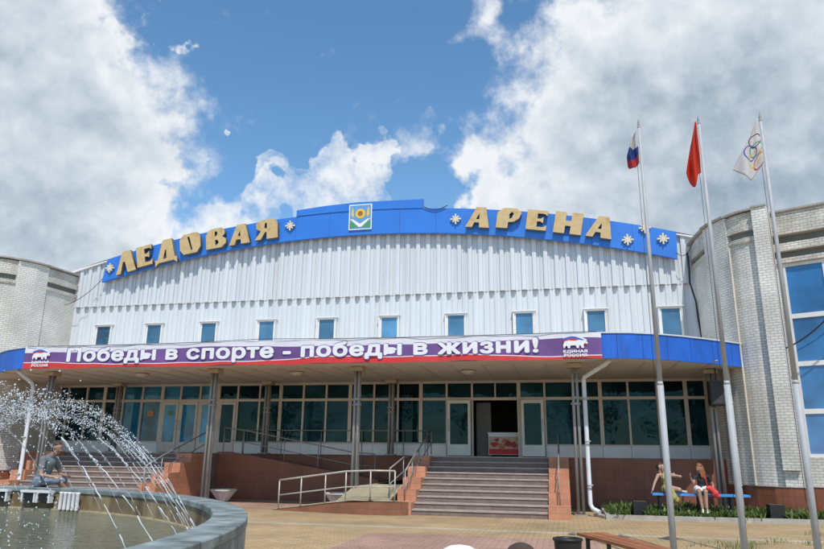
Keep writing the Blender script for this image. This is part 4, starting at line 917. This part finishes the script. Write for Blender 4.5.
for sh, el, wr, fd, td in ((chest + V((-.17, 0, .07)), V((2.52, 20.58, .93)), V((2.44, 20.52, .73)), (-.3, -.4, -.6), (0, -1, .2)), (chest + V((.17, 0, .07)), V((3.20, 20.52, 1.10)), V((3.05, 20.40, 1.13)), (-1, -.2, .3), (0, 0, 1))):
    B += [(sh, .045, el, .036, 0), (el, .036, wr, .024, 0)] + hand_bones(wr, fd, td, 0, s=.92)
B += [(hip + V((-.07, 0, 0)), .095, V((2.84, 20.22, .72)), .075, 1), (V((2.84, 20.22, .70)), .075, V((2.84, 20.20, .45)), .085, 1), (V((2.84, 20.2, .45)), .05, V((2.84, 20.22, .20)), .036, 0), (V((2.84, 20.22, .19)), .036, V((2.84, 20.10, .13)), .03, 5)]
B += [(V((2.90, 20.24, .72)), .07, V((3.0, 20.26, .50)), .09, 1), (hip + V((0, -.05, -.02)), .12, V((2.92, 20.22, .56)), .10, 1)]
B += [(hip + V((.08, 0, 0)), .095, V((3.12, 20.38, .76)), .06, 0), (V((3.12, 20.38, .75)), .05, V((3.20, 20.62, .72)), .036, 0), (V((3.20, 20.62, .71)), .036, V((3.32, 20.56, .70)), .03, 5)]
MX = V((-.13, 0, 0)); B = [(Vector(p_)+MX, r_, Vector(q_)+MX, w_, m_) for p_, r_, q_, w_, m_ in B]; hd = hd + MX
capsules(B, 'body', [skin, dress, dress, eye_m, lip_m, shoe], w1, .010)
capsules([(hd + V((-.03, .03, .045)), .088, hd + V((.0, .02, .06)), .083, 0), (hd + V((-.04, .05, .0)), .075, hd + V((-.04, .07, -.06)), .05, 0), (hd + V((-.07, .09, .03)), .045, hd + V((-.08, .10, .01)), .045, 0)], 'hair', [hair_b], w1, .012)
# woman with long auburn hair
w2 = thing('person', 'woman with long auburn hair, black top and white shorts sitting on the blue bench', 'person', (3.56, 20.55, .66))
hip = V((3.58, 20.60, .77)); chest = V((3.63, 20.60, 1.05)); neck = V((3.63, 20.59, 1.18)); hd = V((3.58, 20.56, 1.325))
B = head_bones(hd, (-.75, -.65, -.22), 0, s=.96) + [(neck, .045, neck + V((-.02, 0, .05)), .044, 0), (hip + V((-.08, 0, 0)), .115, hip + V((.08, 0, 0)), .115, 2), (hip + V((0, 0, .07)), .105, chest + V((0, 0, -.08)), .10, 1), (chest + V((-.03, -.02, -.06)), .105, chest + V((.03, -.01, .0)), .105, 1), (chest + V((-.12, 0, .06)), .062, chest + V((.12, 0, .06)), .062, 1), (chest + V((0, 0, .05)), .08, neck, .05, 1)]
for sh, el, wr, fd, td in ((chest + V((-.17, 0, .06)), V((3.37, 20.42, .93)), V((3.30, 20.36, 1.08)), (-.1, -.1, 1), (0, -1, .2)), (chest + V((.17, 0, .06)), V((3.90, 20.62, .90)), V((3.88, 20.52, .72)), (.2, -.5, -.5), (-1, 0, .2))):
    B += [(sh, .055, sh.lerp(el, .5), .047, 1), (sh.lerp(el, .4), .040, el, .036, 0), (el, .035, wr, .024, 0)] + hand_bones(wr, fd, td, 0, s=.92)
for sx_, kn, an in ((-1, V((3.46, 20.20, .73)), V((3.50, 20.14, .27))), (1, V((3.62, 20.18, .73)), V((3.60, 20.10, .27)))):
    h0 = hip + V((.08*sx_, -.02, 0)); B += [(h0, .098, h0.lerp(kn, .55), .084, 2), (h0.lerp(kn, .5), .074, kn, .056, 0), (kn, .054, kn.lerp(an, .35) + V((0, .02, 0)), .050, 0), (kn.lerp(an, .35) + V((0, .02, 0)), .050, an, .032, 0), (an, .034, an + V((-.02, -.13, -.06)), .03, 5)]
capsules(B, 'body', [skin_t, blk_top, wht_sh, eye_m, lip_m, shoe], w2, .010)
capsules([(hd + V((.02, .02, .045)), .090, hd + V((.0, .0, .06)), .086, 0), (hd + V((.06, .03, .0)), .075, hd + V((.08, .02, -.16)), .07, 0), (hd + V((.05, -.03, -.02)), .05, hd + V((.09, -.06, -.24)), .04, 0), (hd + V((.09, .03, -.12)), .075, hd + V((.10, .06, -.30)), .045, 0), (hd + V((-.01, -.06, -.03)), .028, hd + V((.03, -.10, -.22)), .022, 0)], 'hair', [hair_r], w2, .012)
bg = thing('bag', 'bright red cloth bag on the lap of the woman with auburn hair', 'bag', (3.80, 20.28, .66))
capsules([(V((3.76, 20.30, .84)), .055, V((3.70, 20.26, .82)), .05, 0), (V((3.78, 20.28, .80)), .075, V((3.88, 20.26, .70)), .085, 0), (V((3.84, 20.27, .66)), .07, V((3.95, 20.27, .62)), .06, 0)], 'pouch', [mat('red_bag_cloth', (.62, .05, .05), .75, .2, 7)], bg, .014)
b = MB(); b.tube([(3.72, 20.33, .85), (3.70, 20.42, 1.0), (3.70, 20.50, 1.12), (3.72, 20.60, 1.16)], .010, 6); b.build('strap', red_t, bg)
# two short people standing close to the camera; only the tops of their heads reach into the picture
def stander(x, y, top, lb, cap, shirt):
    t = thing('person', lb, 'person', (x, y, 0)); s = top/1.24; z = lambda k: k*s
    hd = V((x, y, z(1.115))); B = head_bones(hd, (.1, 1, -.1), 0, s=.98)
    B += [(V((x, y, z(.98))), .042, V((x, y, z(1.03))), .042, 0), (V((x, y, z(.66))), .115, V((x, y, z(.86))), .115, 1), (V((x-.10, y, z(.92))), .055, V((x+.10, y, z(.92))), .055, 1), (V((x, y, z(.9))), .08, V((x, y, z(.97))), .045, 1), (V((x-.06, y, z(.60))), .10, V((x+.06, y, z(.60))), .10, 2)]
    for q in (-1, 1):
        sh, el, wr = V((x+.15*q, y, z(.92))), V((x+.20*q, y-.02, z(.74))), V((x+.19*q, y+.05, z(.57))); B += [(sh, .05, sh.lerp(el, .6), .046, 1), (sh.lerp(el, .5), .036, el, .032, 0), (el, .032, wr, .023, 0)] + hand_bones(wr, (0, .2, -1), (-q*.3, 1, 0), 0, s=.8)
        kn, an = V((x+.07*q, y+.01, z(.33))), V((x+.075*q, y, z(.07))); B += [(V((x+.065*q, y, z(.56))), .085, kn, .062, 2), (kn, .048, an, .034, 0), (an - V((0, .01, .02)), .038, an + V((0, .12, -.035)), .032, 5)]
    capsules(B, 'body', [skin, shirt, camo, eye_m, lip_m, shoe], t, .012)
    if cap:
        k = MB(); k.lathe([(.118, hd.z-.01), (.12, hd.z+.03), (.112, hd.z+.075), (.085, hd.z+.115), (.045, hd.z+.135), (0, hd.z+.142)], (x, y-.005), 24)
        k.prism([(x+.10*math.cos(a_), y+.06+.13*math.sin(a_)) for a_ in [math.pi*i/10 for i in range(11)]], hd.z+.0, hd.z+.012); k.build('cap', capm, t)
    else: capsules([(hd + V((0, -.03, .045)), .092, hd + V((0, 0, .060)), .088, 0), (hd + V((0, -.06, -.02)), .075, hd + V((0, -.05, -.07)), .055, 0)], 'hair', [hair_b], t, .010)
p = at(460, 544.5, 3.0); stander(p.x, 3.0, p.z-.018, 'person in a white cap at the bottom edge, only the crown of the cap showing', True, tee)
p = at(521, 545.8, 3.5); stander(p.x, 3.5, p.z-.012, 'person with brown hair at the bottom edge, right of the white cap', False, grey_sh)

# ------------------------------------------------------------------ trees behind the viewer (they show in the glass)
bark = mat('tree_bark', (.09, .065, .045), .9, .3, 6, bump=.5)
def tree(x, y, h, r, seed, first=None):
    rr = random.Random(seed); t = thing('tree', 'leafy tree across the square, reflected in the glass front', 'tree', (x, y, 0), 'trees across the square')
    b = MB(); b.tube([(x, y, 0), (x+.1, y, h*.3), (x, y+.1, h*.6), (x, y, h*.85)], [.28, .22, .14, .04], 10)
    for k in range(7):
        a = rr.uniform(0, 6.28); z = h*rr.uniform(.3, .7); b.tube([(x, y, z), (x+math.cos(a)*r*.4, y+math.sin(a)*r*.4, z+h*.12), (x+math.cos(a)*r*.75, y+math.sin(a)*r*.75, z+h*.18)], [.10, .06, .02], 6)
    b.build('trunk', bark, t); c = MB()
    cl = [(rr.gauss(0, r*.45), rr.gauss(0, r*.45), h*rr.uniform(.38, .95), rr.uniform(.18, .34)*r) for _ in range(26)]
    for k in range(2600):
        q = rr.choice(cl); d = Vector((rr.gauss(0, 1), rr.gauss(0, 1), rr.gauss(0, 1))).normalized()*q[3]*rr.random()**.4; o = Vector((x+q[0], y+q[1], q[2])) + d
        u = Vector((rr.gauss(0, 1), rr.gauss(0, 1), rr.gauss(0, 1))).normalized(); v = u.orthogonal().normalized(); s = rr.uniform(.10, .22); c.poly([o+u*s, o+v*s*.6, o-u*s, o-v*s*.6], rr.choice((0, 0, 2, 1)))
    c.build('crown', lm, t)
for k, (x, y, h, r) in enumerate(((-30, -22, 12, 4.5), (-19, -30, 14, 5), (-9, -26, 10, 4), (2, -34, 13, 5), (14, -27, 11, 4.5), (26, -20, 13, 5), (22, -6, 9, 3.5), (-40, -5, 14, 5))): tree(x, y, h, r, 40+k)

# ------------------------------------------------------------------ sky and sun
SUN = Vector((.20, -.62, 1.0)).normalized()
wd = bpy.data.worlds.new('World'); sc.world = wd; wd.use_nodes = True; nt = wd.node_tree; L = nt.links.new
bgn = nt.nodes['Background']; outw = nt.nodes['World Output']
sky = N(nt, 'ShaderNodeTexSky', sky_type='NISHITA'); sky.sun_disc = False; sky.sun_elevation = math.asin(SUN.z); sky.sun_rotation = math.atan2(SUN.x, SUN.y); sky.air_density = 1.0; sky.dust_density = .15; sky.ozone_density = 1.6; sky.altitude = 100
SKY_STRENGTH = .15
hs = N(nt, 'ShaderNodeHueSaturation'); hs.inputs['Saturation'].default_value = 1.16; hs.inputs['Hue'].default_value = .493; L(sky.outputs[0], hs.inputs['Color']); L(hs.outputs[0], bgn.inputs[0]); bgn.inputs[1].default_value = SKY_STRENGTH
tc = N(nt, 'ShaderNodeTexCoord'); D = tc.outputs['Generated']
def mth(op, a, b=None, c=None):
    n = N(nt, 'ShaderNodeMath', operation=op)
    for i, v in enumerate((a, b, c)):
        if v is None: continue
        if isinstance(v, (int, float)): n.inputs[i].default_value = v
        else: L(v, n.inputs[i])
    return n.outputs[0]
def wob(scale, det, amp, prev):
    n = N(nt, 'ShaderNodeTexNoise'); n.inputs['Scale'].default_value = scale; n.inputs['Detail'].default_value = det; L(D, n.inputs['Vector'])
    a = N(nt, 'ShaderNodeVectorMath', operation='SUBTRACT'); L(n.outputs['Color'], a.inputs[0]); a.inputs[1].default_value = (.5, .5, .5)
    b = N(nt, 'ShaderNodeVectorMath', operation='MULTIPLY_ADD'); L(a.outputs[0], b.inputs[0]); b.inputs[1].default_value = (amp, amp, amp); L(prev, b.inputs[2]); return b.outputs[0]
WD = wob(34, 3, .010, wob(9, 2, .028, D))
def blobs(lst):
    acc = None
    for px, py, r, wgt in lst:
        d = ray(px, py).normalized(); n = N(nt, 'ShaderNodeVectorMath', operation='DOT_PRODUCT'); L(WD, n.inputs[0]); n.inputs[1].default_value = d
        mr = N(nt, 'ShaderNodeMapRange', interpolation_type='LINEAR'); mr.inputs[1].default_value = math.cos(r/674*1.28); mr.inputs[2].default_value = 1; mr.inputs[3].default_value = 0; mr.inputs[4].default_value = wgt; L(n.outputs['Value'], mr.inputs[0])
        acc = mr.outputs[0] if acc is None else mth('MAXIMUM', acc, mr.outputs[0])
    return acc
dens = blobs([(0, 50, 112, 1.1), (-75, 140, 195, 1.3), (62, 88, 96, 1.05), (40, 185, 120, 1.15), (124, 178, 56, .95), (112, 66, 52, .9), (142, 52, 28, .62), (30, 250, 80, .9), (62, 257, 44, .8),
              (205, 228, 50, .62), (264, 214, 30, .54), (160, 240, 38, .60), (185, 190, 32, .42), (350, 196, 30, .52), (312, 206, 22, .44), (366, 140, 36, .26), (408, 112, 34, .30), (236, 147, 16, .42), (195, 155, 18, .40),
              (518, 28, 60, .46), (503, 75, 46, .42), (592, 88, 90, .95), (535, 165, 72, 1), (505, 196, 52, .9), (570, 150, 100, 1.05), (650, 130, 150, 1.25), (765, 150, 200, 1.35), (615, 45, 80, .85), (745, 50, 160, 1.15), (860, 120, 200, 1.2), (660, 210, 120, 1.1), (575, 215, 70, 1), (590, 5, 55, .6), (690, 10, 80, .9),
              (-300, 60, 240, .9), (1150, 80, 260, .9), (412, -420, 200, .8), (100, -330, 160, .75), (800, -300, 190, .75)])
def noise(scale, det, rough, off=None, dist=.0):
    v = D
    if off is not None:
        a = N(nt, 'ShaderNodeVectorMath', operation='ADD'); L(D, a.inputs[0]); a.inputs[1].default_value = off; v = a.outputs[0]
    n = N(nt, 'ShaderNodeTexNoise'); n.inputs['Scale'].default_value = scale; n.inputs['Detail'].default_value = det; n.inputs['Roughness'].default_value = rough; n.inputs['Distortion'].default_value = dist; L(v, n.inputs['Vector']); return n.outputs[0]
so_ = (up*.022 + rt*.008)
nA, nB = noise(10, 14, .64, None, 0), noise(10, 4, .55, so_, 0)
nC, nD = noise(22, 8, .6, None, .1), noise(22, 5, .6, so_*.5, .1)
d0 = mth('ADD', dens, mth('MULTIPLY_ADD', nA, 1.7, -.84))
d0 = mth('ADD', d0, mth('MULTIPLY_ADD', nC, .36, -.18))
mk = N(nt, 'ShaderNodeMapRange', interpolation_type='SMOOTHSTEP'); mk.inputs[1].default_value = .22; mk.inputs[2].default_value = .78; L(d0, mk.inputs[0])
mask = mth('MULTIPLY', mk.outputs[0], .97)
# relief: thinner towards the light reads brighter; thick cores and bases go grey
rel = mth('ADD', mth('MULTIPLY', mth('SUBTRACT', nA, nB), 1.5), mth('MULTIPLY', mth('SUBTRACT', nC, nD), .35))
core = N(nt, 'ShaderNodeMapRange', interpolation_type='SMOOTHSTEP'); core.inputs[1].default_value = .75; core.inputs[2].default_value = 1.45; core.inputs[3].default_value = .12; core.inputs[4].default_value = -.12; L(d0, core.inputs[0])
grey = blobs([(10, 130, 130, .42), (-10, 205, 130, .48), (50, 225, 80, .36), (640, 170, 130, .40), (700, 215, 160, .54), (820, 190, 180, .54), (590, 215, 70, .30), (760, 110, 110, .34), (690, 60, 60, .2), (40, 40, 70, .2)])
lit = mth('SUBTRACT', mth('ADD', mth('ADD', .87, rel), core.outputs[0]), grey)
cr = N(nt, 'ShaderNodeValToRGB'); cr.color_ramp.elements[0].position = .05; cr.color_ramp.elements[0].color = (.27, .345, .42, 1); cr.color_ramp.elements[1].position = .95; cr.color_ramp.elements[1].color = (.78, .80, .82, 1)
e = cr.color_ramp.elements.new(.5); e.color = (.52, .58, .64, 1); L(lit, cr.inputs[0])
bg2 = N(nt, 'ShaderNodeBackground'); L(cr.outputs[0], bg2.inputs[0]); bg2.inputs[1].default_value = .95
mx = N(nt, 'ShaderNodeMixShader'); L(mask, mx.inputs[0]); L(bgn.outputs[0], mx.inputs[1]); L(bg2.outputs[0], mx.inputs[2]); L(mx.outputs[0], outw.inputs[0])
sl_ = bpy.data.lights.new('sun', 'SUN'); sl_.energy = 3.1; sl_.angle = rad(.5); sl_.color = (1, .95, .87); so2 = bpy.data.objects.new('sun', sl_); COL.objects.link(so2); so2.rotation_euler = (-SUN).to_track_quat('-Z', 'Y').to_euler(); so2.location = (5, -10, 30)
sc.view_settings.view_transform = 'Standard'; sc.view_settings.look = 'None'; sc.view_settings.gamma = 1; sc.view_settings.exposure = .3; sc.view_settings.use_curve_mapping = False
sc.cycles.max_bounces = 8; sc.cycles.use_denoising = True
